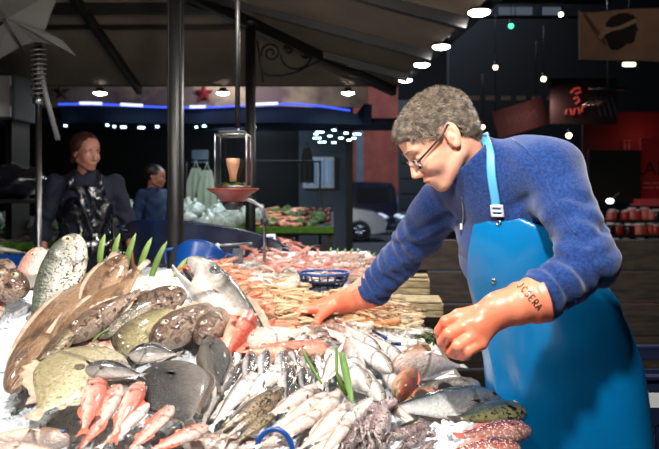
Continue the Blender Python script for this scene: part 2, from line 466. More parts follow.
# ------------------------------------------------------------------ the fishmonger
def build_man():
    base = V(.70, 1.78, 0)
    root = empty('person', base, 'man in blue fleece, blue rubber apron and orange gloves bending over the fish', 'person')
    A = lambda *q: V(*q)
    HR, HO = head_frame((.294, 1.655, 1.580), math.radians(39), math.radians(184))
    loc = lambda p: (p - HO) @ HR
    wp = lambda f, s, u: HO + HR @ V(f, s, u)
    Fd = V(-.72, -.69, 0); Fd /= np.linalg.norm(Fd); Sd = V(.69, -.72, 0); Sd /= np.linalg.norm(Sd)
    C7 = V(.43, 1.70, 1.52)
    Lsh = V(.548, 1.565, 1.495); Rsh = V(.330, 1.86, 1.41)
    Lel = P(588, 260, 1.40); Rel = P(401, 258, 2.04)
    Lcf = P(538, 299, 1.345); Rcf = P(371, 292, 2.14)
    Lwr = P(500, 309, 1.345); Rwr = P(340, 303, 2.20)
    chest = V(.515, 1.715, 1.33); waist = V(.60, 1.74, 1.12); pel = V(.65, 1.76, .93)
    TR = np.stack([Fd, Sd, V(0, 0, 1)], 1)
    # hands
    LK = [P(459, 316, 1.355), P(466, 326, 1.335), P(473, 336, 1.325), P(480, 343, 1.325)]
    LJ1 = [P(446, 322, 1.345), P(449, 334, 1.32), P(458, 346, 1.31), P(468, 351, 1.31)]
    LJ2 = [P(440, 331, 1.365), P(443, 342, 1.345), P(452, 352, 1.335), P(462, 355, 1.34)]
    LT = [P(441, 339, 1.39), P(447, 349, 1.37), P(457, 355, 1.36), P(467, 356, 1.365)]
    LTH = [P(487, 316, 1.37), P(468, 322, 1.405), P(456, 331, 1.415), P(448, 338, 1.415)]
    RK = [P(318, 309, 2.17), P(313, 308, 2.20), P(310, 308, 2.23), P(309, 309, 2.26)]
    RJ1 = [P(300, 311, 2.17), P(295, 311, 2.21), P(293, 312, 2.24), P(294, 314, 2.27)]
    RJ2 = [P(290, 317, 2.16), P(286, 318, 2.20), P(284, 320, 2.23), P(286, 321, 2.26)]
    RT = [P(285, 326, 2.145), P(281, 328, 2.19), P(279, 328, 2.22), P(281, 328, 2.25)]
    RTH = [P(330, 308, 2.17), P(319, 318, 2.14), P(315, 326, 2.12), P(309, 332, 2.10)]
    Lh = hand_parts(Lwr, LK, LJ1, LJ2, LT, LTH, -.002)
    Rh = hand_parts(Rwr, RK, RJ1, RJ2, RT, RTH, -.002)
    def torso(p, o=0.0):
        d = ell(p, chest, (.125+o, .175+o, .22+o), TR)
        d = smin(d, ell(p, C7 - V(0, 0, .05), (.085+o, .17+o, .085+o), TR), .06)
        d = smin(d, ell(p, waist, (.125+o, .155+o, .17+o), TR), .06)
        return smin(d, ell(p, pel, (.13+o, .175+o, .17+o), TR), .05)
    def body(p):
        d = head_field(loc(p), .75)
        nk = cap(p, wp(-.022, 0, -.035), C7 + V(-.03, 0, -.03), .055, .062)
        d = smin(d, nk, .02)
        d = smin(d, torso(p, -.012), .03)
        d = smin(d, cap(p, Lsh, Lel, .050, .034), .02); d = smin(d, cap(p, Lel, Lwr, .034, .028), .01)
        d = smin(d, cap(p, Rsh, Rel, .048, .034), .02); d = smin(d, cap(p, Rel, Rwr, .034, .027), .01)
        near = (np.minimum(((p-LK[1])**2).sum(1), ((p-RK[1])**2).sum(1)) < .06)
        if near.any():
            q = p[near]; d2 = smin(smin(d[near], Lh(q), .004), Rh(q), .004); d[near] = d2
        for s in (-1, 1):
            hp = pel + Sd*s*.09 + V(0, 0, -.06); kn = V(.68, 1.78, .48) + Sd*s*.10 + Fd*.04; an = V(.70, 1.80, .09) + Sd*s*.11
            d = smin(d, cap(p, hp, kn, .08, .052), .03); d = smin(d, cap(p, kn, an, .05, .036), .01)
            d = smin(d, ell(p, an + Fd*.06 - V(0, 0, .05), (.12, .045, .035), TR), .02)
        return d
    xs = axis_coords(-.17, .95, .008, .0026, (.165, .44)); ys = axis_coords(1.24, 2.36, .008, .0026, (1.56, 1.75)); zs = axis_coords(0, 1.74, .009, .0026, (1.435, 1.72))
    b = to_obj('body', nets(body, xs, ys, zs), M_skin, root, 1, base)
    # sweater
    fold = lambda p: .0035*np.sin(p[:, 2]*60 + 3*np.sin(p[:, 0]*22+p[:, 1]*15)) * np.clip((1.5-p[:, 2])*5, 0, 1)
    def sweater(p):
        d = torso(p, .012)
        d = smin(d, cap(p, Lsh + V(-.004, 0, -.006), Lel, .075, .062, (.0025, 22, .35, 1.1)), .045)
        d = smin(d, ell(p, Lsh + V(-.02, .03, .012), (.09, .085, .07), TR), .05)
        d = smin(d, cap(p, Lel + V(-.004, 0, -.006), Lcf + (Lcf-Lel)*.02, .064, .050, (.0035, 26, -.1, .95)), .03)
        d = smin(d, ell(p, P(521, 168, 1.67), (.085, .085, .075)), .05)
        d = smin(d, cap(p, Rsh, Rel, .078, .058, (.003, 26, .2, 1.0)), .04)
        d = smin(d, cap(p, Rel, Rcf, .058, .058, (.0035, 34, -.1, 1.05)), .025)
        # standing collar
        c0 = V(.465, 1.70, 1.43); c1 = V(.374, 1.672, 1.520)
        col = cap(p, c0, c1 + (c1-c0)*.5, .096, .070)
        d = smin(d, col, .03)
        d = smax(d, (p - c1) @ ((c1-c0)/np.linalg.norm(c1-c0)) - .004, .004)*1.0 if False else d
        inn = cap(p, c0 + (c1-c0)*.6, c1 + (c1-c0)*1.5, .060, .064)
        top = (p - (c1 + (c1-c0)*.27)) @ ((c1-c0)/np.linalg.norm(c1-c0))
        nearc = ((p-c1-(c1-c0)*.5)**2).sum(1) < .0125
        d = np.where(nearc, smax(d, top, .004), d)
        d = smax(d, -inn, .004)
        # creases: armpit to elbow, across the upper arm
        cr = lambda c, dirx, w, amp: amp*np.exp(-(((p-c)@dirx)/w)**2)*np.exp(-(((p-c)**2).sum(1))/.012)
        dx = V(.55,-.1,-.83); dy = V(.8,0,.6); dz = V(.2,.1,-.97)
        for c_, dr_, w_, am in ((P(560,215,1.5),dx,.010,.010),(P(585,235,1.45),dx,.009,.010),(P(575,250,1.42),dz,.008,.012),(P(560,262,1.40),dy,.008,.011),(P(590,275,1.38),dy,.009,.010),(P(548,275,1.36),dy,.006,.008),
                (P(530,195,1.6),dx,.012,.011),(P(545,230,1.52),dz,.010,.012),(P(515,180,1.6),dy,.010,.006),(P(430,225,1.9),dx,.010,.010),(P(415,240,1.95),dz,.009,.010),(P(455,215,1.8),dy,.010,.008)):
            d = d + cr(c_, dr_, w_*1.2, am*.75)
        d = d + fold(p)*.8 + .0012*np.sin(p[:,0]*70+p[:,2]*40)
        d = smax(d, -(p[:, 2]-.86), .003)
        ax = (Lcf-Lel)/np.linalg.norm(Lcf-Lel); axr = (Rcf-Rel)/np.linalg.norm(Rcf-Rel)
        nl = ((p-Lcf)**2).sum(1) < .012; d = np.where(nl, smax(d, (p-Lcf)@ax, .004), d)
        nr = ((p-Rcf)**2).sum(1) < .012; d = np.where(nr, smax(d, (p-Rcf)@axr, .004), d)
        return d
    xs = axis_coords(-.02, .96, .0052); ys = axis_coords(1.24, 2.28, .0052); zs = axis_coords(.84, 1.66, .0052)
    to_obj('fleece_sweater', nets(sweater, xs, ys, zs), M_fleece, root, 1, base)
    # trousers
    def trou(p):
        d = ell(p, pel - V(0, 0, .04), (.14, .185, .14), TR)
        for s in (-1, 1):
            hp = pel + Sd*s*.09 + V(0, 0, -.06); kn = V(.68, 1.78, .48) + Sd*s*.10 + Fd*.04; an = V(.70, 1.80, .11) + Sd*s*.11
            d = smin(d, cap(p, hp, kn, .095, .072), .03); d = smin(d, cap(p, kn, an, .072, .06), .01)
        return smax(d, .10 - p[:, 2], .004)
    xs = axis_coords(.4, .98, .012); ys = axis_coords(1.45, 2.08, .012); zs = axis_coords(.06, 1.1, .012)
    to_obj('trousers', nets(trou, xs, ys, zs), M_jeans, root, 1, base)
    # apron: bib and wrap-round skirt
    def apron(p):
        q = (p - V(.60, 1.735, 0)) @ TR; f, s, z = q.T
        t = np.clip((1.18 - z)/.75, 0, 1)
        cxk = .02 + .045*np.clip((1.2 - z)/.4, 0, 1)
        ra = .166 + .022*t; rb = .212 + .008*t
        # skirt: elliptical frustum round the hips with soft vertical folds
        px_, py_ = p[:, 0]-(.585+cxk), p[:, 1]-1.735
        ff = px_*Fd[0]+py_*Fd[1]; ss = px_*Sd[0]+py_*Sd[1]
        ang = np.arctan2(ss/rb, ff/ra)
        fo = .006*np.sin(ang*5+1.0)*np.clip((1.25-z)*3, 0, 1) + .016*np.exp(-((ang+.55)/.09)**2) - .008*np.exp(-((ang+.30)/.12)**2)
        rr = np.sqrt((ff/ra)**2 + (ss/rb)**2)
        sk = (rr - 1)*np.minimum(ra, rb) - fo
        sk = smax(sk, z - 1.20, .05)
        bib = smin(ell(p, chest, (.143, .195, .235), TR), ell(p, waist, (.157, .185, .19), TR), .06)
        d = smin(bib, sk, .06)
        # bib front plane is flatter: hangs between neck strap and waist
        
        sg = (p-chest)@Sd; fg = (p-chest)@Fd
        bw = .125 + np.clip(1.40-z, 0, 1)*.75
        reg = np.maximum(np.where(sg < 0, -sg - bw*.42, sg - bw), z - (1.408 - .50*np.clip(np.abs(sg-.01)-.012, 0, .2)))
        back = -(fg + .03) - np.clip((1.15-z)*.5, 0, .10)
        d = smax(d, smax(reg, back, .02), .006)
        d = smax(d, .30 - z, .004)
        return smax(d, -torso(p, .006), .001)
    xs = axis_coords(.30, .95, .005); ys = axis_coords(1.38, 2.05, .005); zs = axis_coords(.28, 1.45, .006)
    ap = to_obj('apron', nets(apron, xs, ys, zs), M_apron, root, 2, base)
    # find points on the apron surface along a view ray, for straps and eyelets
    def hit(fn, px, py, d0=1.2, d1=2.3):
        ds = np.arange(d0, d1, .002); q = np.stack([P(px, py, t) for t in ds]); v = fn(q)
        k = np.argmax(v < 0)
        if v[k] >= 0: return None
        a_, b_ = ds[max(k-1, 0)], ds[k]
        for _ in range(9):
            m_ = (a_+b_)/2
            if fn(P(px, py, m_)[None])[0] < 0: b_ = m_
            else: a_ = m_
        return P(px, py, b_)
    def nrm(fn, q, e=.004):
        g = np.array([fn((q+o)[None])[0] - fn((q-o)[None])[0] for o in (V(e,0,0), V(0,e,0), V(0,0,e))]); return g/np.linalg.norm(g)
    both = lambda p: np.minimum(sweater(p), apron(p))
    pts = []
    for (x, y) in [(497,216),(497,207),(496,198),(494,188),(491,177),(490,166),(490,156),(488,147),(485,139)]:
        h = hit(both, x, y)
        if h is not None: pts.append(h + nrm(both, h)*.007)
    pts = np.array(pts); pts = (pts + np.vstack([pts[:1], pts[:-1]]) + np.vstack([pts[1:], pts[-1:]]))/3
    # carries on over the back of the collar
    pts = np.vstack([pts, [P(484, 134, 1.68), P(486, 137, 1.74)]])
    n1 = nrm(both, hit(both, 494, 188))
    mb = MB(); mb.tube(pts - base, .0115, 8, flat=.16, up=tuple(n1)); mb.build('neck_strap', M_strap, ap, True)
    h = hit(both, 498, 209); n = nrm(both, h); u = V(0,0,1) - n*n[2]; u /= np.linalg.norm(u); s_ = np.cross(u, n)
    Rm = np.stack([s_, u, n], 1)
    mb = MB(); c = h + n*.010 - base
    for q, sz in (((0,.013,0),(.032,.006,.006)),((0,-.013,0),(.032,.006,.006)),((-.013,0,0),(.006,.03,.006)),((.013,0,0),(.006,.03,.006)),((0,0,0),(.03,.005,.007))):
        mb.box(c + Rm @ V(*q), sz, Rm, .001)
    mb.build('strap_buckle', M_white, ap)
    for (x, y) in [(499,223),(494,281),(614,284)]:
        h = hit(apron, x, y)
        if h is None: continue
        n = nrm(apron, h); a = np.cross(n, V(0,0,1)); a /= np.linalg.norm(a); b2 = np.cross(n, a)
        mb = MB(); mb.tube([h + n*.002 - base + (a*math.cos(t)+b2*math.sin(t))*.0055 for t in np.linspace(0, 2*PI, 13)[:-1]], .0022, 6, closed=True)
        mb.build('eyelet', M_metal, ap, True)
    # gloves
    def glove(name, fnh, W, C, elb, off):
        ax = (W-C); ax /= np.linalg.norm(ax)
        def fn(p):
            t = (p-C)@ax
            d = smin(fnh(p), cap(p, C - ax*.03, W, .056, .037, (.0015, 18, .2, 1)), .02)
            d = d + .0016*np.sin(t*70 + p[:, 2]*30)*np.clip(1-t/.12, 0, 1)*0
            return smax(d, -(t + .012), .002)
        return fn
    LhG = hand_parts(Lwr, LK, LJ1, LJ2, LT, LTH, .0012); RhG = hand_parts(Rwr, RK, RJ1, RJ2, RT, RTH, .0015, 1.0)
    gl = glove('l', LhG, Lwr, Lcf, Lel, 0); gr = glove('r', RhG, Rwr, Rcf, Rel, 0)
    to_obj('rubber_glove', nets(gl, *bbox_axes(LK+LT+LTH+[Lwr, Lcf], .07, .0026)), M_glove, root, 1, base)
    gobj = [o for o in root.children if o.name.startswith('rubber_glove')][-1]
    to_obj('rubber_glove', nets(gr, *bbox_axes(RK+RT+RTH+[Rwr, Rcf], .07, .0032)), M_glove, root, 1, base)
    # hand-written letters on the gauntlet, drawn as ink strokes on its surface
    L = {'J': [[(.7,1),(.7,.2),(.45,0),(.15,.15)]], 'O': [[(.5,1),(.15,.75),(.15,.25),(.5,0),(.85,.25),(.85,.75),(.5,1)]],
         'S': [[(.85,.85),(.5,1),(.2,.8),(.4,.55),(.75,.45),(.8,.15),(.5,0),(.15,.15)]],
         'E': [[(.85,1),(.2,1),(.2,0),(.85,0)],[(.2,.5),(.7,.5)]], 'R': [[(.2,0),(.2,1),(.7,1),(.8,.75),(.7,.5),(.2,.5)],[(.45,.5),(.85,0)]],
         'A': [[(.1,0),(.5,1),(.9,0)],[(.28,.4),(.72,.4)]], 'C': [[(.85,.85),(.5,1),(.2,.7),(.2,.3),(.5,0),(.85,.15)]]}
    mb = MB()
    a0 = V(519, 283); a1 = V(541, 309); dv = (a1-a0)/6; up_ = V(dv[1], -dv[0])*1.25
    for i, ch in enumerate('JCSERA'):
        o2 = a0 + dv*i
        for st in L[ch]:
            pts = []
            fine = []
            for (q0, q1) in zip(st[:-1], st[1:]):
                for t in (0, .5): fine.append((q0[0]*(1-t)+q1[0]*t, q0[1]*(1-t)+q1[1]*t))
            fine.append(st[-1])
            for (lx, ly) in fine:
                x = o2 + dv*lx*.9 + up_*(ly - .5)
                h = hit(gl, x[0], x[1])
                if h is not None: pts.append(h + nrm(gl, h)*.0008 - base)
            if len(pts) > 1: mb.tube(pts, .0011, 5)
    mb.build('written_name', M_ink, gobj)
    # hair cap with tufts
    nzf = lambda q: .0012*np.sin(q[:,0]*160+3*np.sin(q[:,2]*120))*np.sin(q[:,1]*140+2*np.sin(q[:,0]*90))
    def hairf(p):
        q = loc(p); k = q.copy(); k[:, 1] = np.abs(q[:, 1])
        d = ell(k, (-.014, 0, .045), (.099, .077, .086))
        d = smin(d, ell(k, (.047, 0, .058), (.056, .062, .053)), .025)
        d = smin(d, ell(k, (-.058, 0, -.015), (.036, .056, .045)), .03)
        f, s, u = k.T
        # hairline: forehead, temple, behind the ear, nape
        lim = np.where(f > .03, .056 + .25*np.clip(.075-f, 0, 1)*-.6, 0)
        line = np.interp(f, [-.12, -.06, -.03, -.022, .012, .03, .06, .085, .11], [-.062, -.058, -.045, .03, .030, -.004, .030, .058, .072])
        line = np.where((f > -.022) & (f < .012), .036, line)
        d = d + nzf(k)
        return smax(d, (line - u)*.8, .004)
    xs = axis_coords(.14, .46, .003); ys = axis_coords(1.52, 1.79, .003); zs = axis_coords(1.46, 1.76, .003)
    hv, hf = nets(hairf, xs, ys, zs); hv = laplace(hv, hf, 1)
    hair = mesh_obj('hair', hv - base, hf, M_hair, root)
    # short strands on the cap
    nr = np.zeros_like(hv)
    fn_ = np.cross(hv[hf[:,2]]-hv[hf[:,0]], hv[hf[:,3]]-hv[hf[:,1]])
    for k in range(4): np.add.at(nr, hf[:, k], fn_)
    nr /= np.linalg.norm(nr, axis=1)[:, None]+1e-9
    lq = loc(hv)
    out = ((hv-HO)*nr).sum(1) > .03
    idx = nrs.choice(np.where(out)[0], 12000)
    vs, fs = [], []
    for i in idx:
        n = nr[i]; fwd = HR[:, 0]*(.5 if lq[i, 2] > .09 else -.2) - HR[:, 2]*(.55 if lq[i, 2] < .10 else -.05) + nrs.normal(0, .35, 3)
        if lq[i, 0] > .05 and lq[i, 2] > .06: fwd = HR[:, 0]*.9 + HR[:, 2]*.5 + nrs.normal(0, .3, 3)
        t = fwd - n*(fwd@n); t /= np.linalg.norm(t)+1e-9
        b_ = np.cross(n, t); l = .010 + .007*nrs.rand(); w = .0007
        p0 = hv[i] - n*.002 - base; p1 = p0 + n*.0045 + t*l*.5; p2 = p0 + n*(.005+.004*nrs.rand()) + t*l
        o = len(vs); vs += [p0-b_*w, p0+b_*w, p1-b_*w*.8, p1+b_*w*.8, p2]; fs += [[o, o+1, o+3, o+2], [o+2, o+3, o+4]]
    mesh_obj('hair_strands', np.array(vs), fs, pm('lit_grey_strands', srgb(134,118,102), srgb(56,46,38), scale=60, rough=.5), hair, False)  # grey strands paler than the cap: highlight and dark gaps put into colour
    # eyebrow, eyes
    for s in (-1, 1):
        mb = MB(); mb.ball(wp(.0785, .032*s, .006)-base, .0126, 14, 10); mb.build('eye', M_eye, root, True)
        mb = MB()
        for k in range(46):
            t = k/45; c = wp(.1015-.022*t*t, (.012+.034*t)*s, .031+.004*math.sin(t*3))-base
            dr = HR @ V(.001, s*.006, .0025*(1-2*t))+nrs.normal(0, .0008, 3)
            mb.tube([c-dr, c+dr+HR@V(.002,0,0)], [.0009, .0004], 4)
        mb.build('eyebrow', M_hair, root)
    # glasses: thin metal rims, one bridge, dark temples
    gl_ = MB(); rims = []
    frame = MB()
    for s in (-1, 1):
        ring = []
        for t in np.linspace(0, 2*PI, 21)[:-1]:
            ring.append(wp(.106 - .009*abs(math.cos(t))*.6 - (.006 if s*math.cos(t) > 0 else 0), s*(.033+.022*math.cos(t)), -.004+.0145*math.sin(t)) - base)
        frame.tube(ring, .0011, 6, closed=True); rims.append(np.array(ring))
    frame.tube([wp(.108, -.011, .0)-base, wp(.112, 0, .004)-base, wp(.108, .011, .0)-base], .0012, 6)
    fr = frame.build('glasses', M_metal, root, True)
    for s, ring in zip((-1, 1), rims):
        mb = MB(); n = len(ring); c = ring.mean(0); v = np.vstack([ring, ring + HR[:, 0]*-.0012, [c + HR[:,0]*.0008, c - HR[:,0]*.0015]])
        f = []
        for i in range(n):
            j = (i+1) % n; f += [[2*n, i, j], [2*n+1, n+j, n+i], [i, n+i, n+j, j]]
        mb.add(v, f); mb.build('lens', M_glass, fr, True)
        mb = MB(); mb.tube([wp(.100, .057*s, .002)-base, wp(.07, .071*s, .008)-base, wp(.02, .081*s, .017)-base, wp(-.012, .083*s, .030)-base, wp(-.028, .080*s, .012)-base, wp(-.034, .077*s, -.004)-base], .0019, 6, flat=1.6)
        mb.build('temple_arm', M_black, fr, True)
    # raised seams on the fleece
    swo = [o for o in root.children if o.name.startswith('fleece_sweater')][0]
    for way in ([(512,139),(524,147),(536,160),(546,177),(553,196),(561,213),(570,228),(580,238)], [(583,168),(594,190),(603,215),(609,238)]):
        pts = []
        for (x0, y0), (x1, y1) in zip(way[:-1], way[1:]):
            for t in (0, .34, .67):
                h = hit(sweater, x0+(x1-x0)*t, y0+(y1-y0)*t)
                if h is not None: pts.append(h + nrm(sweater, h)*.0005 - base)
        if len(pts) > 3: MB().tube(pts, .0022, 6).build('seam', M_fleece, swo, True)
    # zip with metal puller at the collar
    mb = MB(); pts = []
    for (x, y) in [(462,197),(463,203),(464,210),(464,217),(463,224)]:
        h = hit(sweater, x, y)
        if h is not None: pts.append(h + nrm(sweater, h)*.002 - base)
    if len(pts) > 1:
        z = MB().tube(pts, .0022, 6).build('zip', M_metal, root, True)
        MB().box(pts[-1]+V(-.004,-.004,-.006), (.006,.004,.016), None, .001).build('zip_puller', M_white, z)
    # shoes
    for s in (-1, 1):
        an = V(.70, 1.80, .09) + Sd*s*.11 - base
        mb = MB(); mb.ball(an + Fd*.06 - V(0,0,.045), (.15, .055, .045), 16, 10, TR); mb.ball(an + V(0,0,-.01), (.055,.05,.07), 14, 8, TR)
        mb.build('shoe', M_black, root, True)
    return root
build_man()

# ------------------------------------------------------------------ other market people
def simple_person(label, base, yaw, hpx, top_mat, hair_mat, s=1.0, res=.011, fres=.004, apron=None, arms=None, ponytail=False, height=1.68, skin=None, headyaw=None, fem=1):
    """standing figure; yaw is where the chest faces"""
    k = height/1.72
    base = np.asarray(base, float)
    root = empty('person', base, label, 'person')
    Fd = V(math.cos(yaw), math.sin(yaw), 0); Sd = V(-math.sin(yaw), math.cos(yaw), 0); TR = np.stack([Fd, Sd, V(0, 0, 1)], 1)
    w = lambda f, l, u: Fd*f*k + Sd*l*k + V(0, 0, u*k)
    hy = yaw if headyaw is None else headyaw
    HR, HO = head_frame(w(.03, 0, 1.585), math.radians(8), hy)
    loc = lambda p: (p-HO) @ HR
    sh = [w(0, s_*.175, 1.40) for s_ in (-1, 1)]
    el, wr = [], []
    for i, s_ in enumerate((-1, 1)):
        a = arms[i] if arms else ((-.02, .27, 1.12), (.12, .30, .92))
        el.append(w(a[0][0], s_*a[0][1], a[0][2])); wr.append(w(a[1][0], s_*a[1][1], a[1][2]))
    def torso(p, o=0):
        d = ell(p, w(0, 0, 1.25), ((.105+o)*k, (.155+o)*k, (.22+o)*k), TR)
        d = smin(d, ell(p, w(0, 0, 1.38), (.07+o, .165+o, .075+o), TR), .05)
        return smin(d, ell(p, w(0, 0, .98), (.12+o, .165+o, .18+o), TR), .08)
    hands = []
    for i, s_ in enumerate((-1, 1)):
        dr = wr[i]-el[i]; dr /= np.linalg.norm(dr); dn = V(0, 0, -1) - dr*(-dr[2]); dn /= np.linalg.norm(dn)+1e-6; sd = np.cross(dr, dn)*s_
        K = [wr[i]+dr*.085+sd*(.03-.02*j) for j in range(4)]
        J1 = [q+dr*.035+dn*.012 for q in K]; J2 = [q+dr*.015+dn*.02 for q in J1]; T = [q+dr*.004+dn*.018 for q in J2]
        TH = [wr[i]+dr*.03+sd*.02, wr[i]+dr*.055+sd*.045+dn*.01, wr[i]+dr*.08+sd*.05+dn*.02, wr[i]+dr*.1+sd*.045+dn*.03]
        hands.append(hand_parts(wr[i], K, J1, J2, T, TH, -.001, .92))
    def body(p):
        d = head_field(loc(p), .2, fem)
        d = smin(d, cap(p, w(.0, 0, 1.55), w(-.01, 0, 1.42), .048, .056), .02)
        d = smin(d, torso(p, -.01), .03)
        for i, s_ in enumerate((-1, 1)):
            d = smin(d, cap(p, sh[i], el[i], .045, .036), .02); d = smin(d, cap(p, el[i], wr[i], .036, .025), .01)
            m = ((p-wr[i])**2).sum(1) < .08
            if m.any(): d[m] = smin(d[m], hands[i](p[m]), .006)
            hp = w(0, s_*.085, .88); kn = w(.01, s_*.095, .48); an = w(0, s_*.1, .08)
            d = smin(d, cap(p, hp, kn, .078, .05), .03); d = smin(d, cap(p, kn, an, .05, .034), .01)
            d = smin(d, ell(p, an + Fd*.06 - V(0, 0, .045), (.11, .042, .032), TR), .02)
        return d
    c = HO; x0 = .42*k
    xs = axis_coords(-x0, x0, res, fres, (c[0]-.13, c[0]+.13)); ys = axis_coords(-x0, x0, res, fres, (c[1]-.13, c[1]+.13)); zs = axis_coords(0, 1.78*k, res, fres, (c[2]-.13, c[2]+.16))
    v, f = nets(body, xs, ys, zs); v = laplace(v, f, 1)
    mesh_obj('body', v, f, skin or M_skin2, root)
    def top(p):
        d = torso(p, .012)
        for i in (0, 1):
            d = smin(d, cap(p, sh[i], el[i], .062, .056, (.004, 20, .1, 1.1)), .035)
            mid = el[i]*.8 + wr[i]*.2
            d = smin(d, cap(p, el[i], mid, .062, .058), .02)
        d = smin(d, cap(p, w(-.01, 0, 1.40), w(0, 0, 1.46), .075, .062), .03)
        d = smax(d, -cap(p, w(.0, 0, 1.44), w(.02, 0, 1.6), .055, .065), .004)
        d = d + .004*np.sin(p[:, 2]*45 + 3*np.sin(p[:, 0]*25))
        return smax(d, .88*k - p[:, 2], .003)
    xs = axis_coords(-x0, x0, .009); ys = xs; zs = axis_coords(.85*k, 1.6*k, .009)
    v, f = nets(top, xs, ys, zs); mesh_obj('top', laplace(v, f, 1), f, top_mat, root)
    def tr(p):
        d = ell(p, w(0, 0, .92), (.13, .175, .12), TR)
        for s_ in (-1, 1):
            d = smin(d, cap(p, w(0, s_*.085, .88), w(.01, s_*.095, .48), .09, .07), .03); d = smin(d, cap(p, w(.01, s_*.095, .48), w(0, s_*.1, .1), .07, .06), .01)
        return d
    v, f = nets(tr, axis_coords(-x0, x0, .018), axis_coords(-x0, x0, .018), axis_coords(.02, 1.1, .018)); mesh_obj('trousers', laplace(v, f, 1), f, M_jeans, root)
    def hairf(p):
        q = loc(p); q[:, 1] = np.abs(q[:, 1])
        d = ell(q, (-.02, 0, .05), (.106, .086, .094))
        if fem: d = smin(d, ell(q, (-.085, 0, .0), (.05, .045, .05)), .03); d = smin(d, cap(q, (-.0, .07, .04), (-.05, .06, -.06), .02, .018), .03)
        fr, sd_, u = q.T
        line = np.interp(fr, [-.13, -.04, .0, .03, .06, .085, .11], [-.09, -.07, .0 if fem else .03, .03, .055, .07, .08])
        d = d + .002*np.sin(q[:, 1]*200+q[:, 0]*60)
        return smax(d, (line-u)*.8, .004)
    v, f = nets(hairf, axis_coords(c[0]-.19, c[0]+.19, .006), axis_coords(c[1]-.19, c[1]+.19, .006), axis_coords(c[2]-.15, c[2]+.18, .006))
    hr = mesh_obj('hair', laplace(v, f, 1), f, hair_mat, root)
    for s_ in (-1, 1):
        mb = MB(); mb.ball(HO + HR @ V(.0795, .032*s_, .006), .0127, 12, 8); mb.build('eye', M_eye, root, True)
        mb = MB(); mb.ball(HO + HR @ V(.0905, .0325*s_, .005), .0042, 8, 6); mb.build('pupil', M_black, root, True)
        mb = MB(); mb.tube([HO + HR @ V(.0995-.02*t*t, (.012+.034*t)*s_, .030+.004*math.sin(t*3)) for t in np.linspace(0, 1, 6)], [.002,.003,.003,.0025,.002,.001], 5, flat=1.5); mb.build('eyebrow', hair_mat, root, True)
        an = w(0, s_*.1, .06); mb = MB(); mb.ball(an + Fd*.06 - V(0, 0, .02), (.14, .05, .042), 14, 8, TR); mb.build('shoe', M_black, root, True)
    if apron:
        def apf(p):
            q = p @ TR; f_, s_, z = q.T; z = z/k
            t = np.clip((1.1-z)/.6, 0, 1)
            d = torso(p, .022)
            rr = np.sqrt((f_/(.155+.03*t))**2+(s_/(.20+.02*t))**2)
            d = smin(d, smax((rr-1)*.16, z-1.05, .05), .05)
            d = d + .006*np.sin(z*30+4*np.sin(s_*18)) * np.sin(s_*25+1)
            bw = .12 + np.clip(1.36-z, 0, 1)*.5
            d = smax(d, np.maximum(np.abs(s_)-bw, z-1.39), .006); d = smax(d, -(f_-.0) - np.clip((1.1-z), 0, .1), .01)
            d = smax(d, .35-z, .004)
            return smax(d, -torso(p, .013), .001)
        v, f = nets(apf, axis_coords(-x0, x0, .009), axis_coords(-x0, x0, .009), axis_coords(.3, 1.5, .009)); ao = mesh_obj('apron', laplace(v, f, 1), f, apron, root)
        for s_ in (-1, 1):
            mb = MB(); mb.tube([w(.115, s_*.09, 1.375), w(.09, s_*.08, 1.43), w(.03, s_*.07, 1.475), w(-.04, s_*.05, 1.48)], .014, 8, flat=.25, up=tuple(Fd)); mb.build('apron_strap', apron, ao, True)
    return root
simple_person('woman in navy top and dark glossy apron standing left of the fish stall', (-1.62, 4.25, 0), math.radians(-68), None, M_navy, M_hair2,
              apron=M_pvc, height=1.835, headyaw=math.radians(-38), arms=[((-.0, .25, 1.12), (.14, .24, .90)), ((-.02, .26, 1.12), (.10, .28, .90))])
simple_person('person with dark hair in a blue shirt, face turned sideways, behind the far produce counter', (-1.93, 7.0, 0), math.radians(-25), None, M_bluecotton, M_hair3,
              res=.02, fres=.008, height=1.72, headyaw=math.radians(-5), fem=0)
# ================================================================== THE FISH STALL
def sstep(a, b, x): t = np.clip((x-a)/(b-a), 0, 1); return t*t*(3-2*t)
def hs(X, Y):
    X = np.asarray(X, float); Y = np.asarray(Y, float)
    h = .935 + .048*(Y-1.25)
    m = (1 - sstep(-.50, -.12, X))*sstep(1.50, 2.10, Y)*(1 - sstep(2.2, 2.55, Y))
    h = h + .165*m
    m2 = np.exp(-((X+.35)/.35)**2 - ((Y-3.2)/.5)**2); h = h + .05*m2
    edge = sstep(.24 + .12*(1-sstep(1.35, 1.75, Y)), .34 + .06*(1-sstep(1.35, 1.75, Y)), X)
    return h*(1-edge) + .89*edge
def snorm(X, Y, e=.03):
    n = V(-(hs(X+e, Y)-hs(X-e, Y))/(2*e), -(hs(X, Y+e)-hs(X, Y-e))/(2*e), 1); return n/np.linalg.norm(n)
_ys = np.arange(1.05, 4.6, .004)
def surf(px, py, lift=0.0, ymax=4.4):
    X = (px-CX)/F*_ys; Z = CZ-(py-HY)/F*_ys
    g = Z - (hs(X, _ys)+lift); k = np.argmax(g < 0)
    if g[k] >= 0: k = np.argmin(np.where(_ys < ymax, g, 9))
    return V(X[k], _ys[k], Z[k])

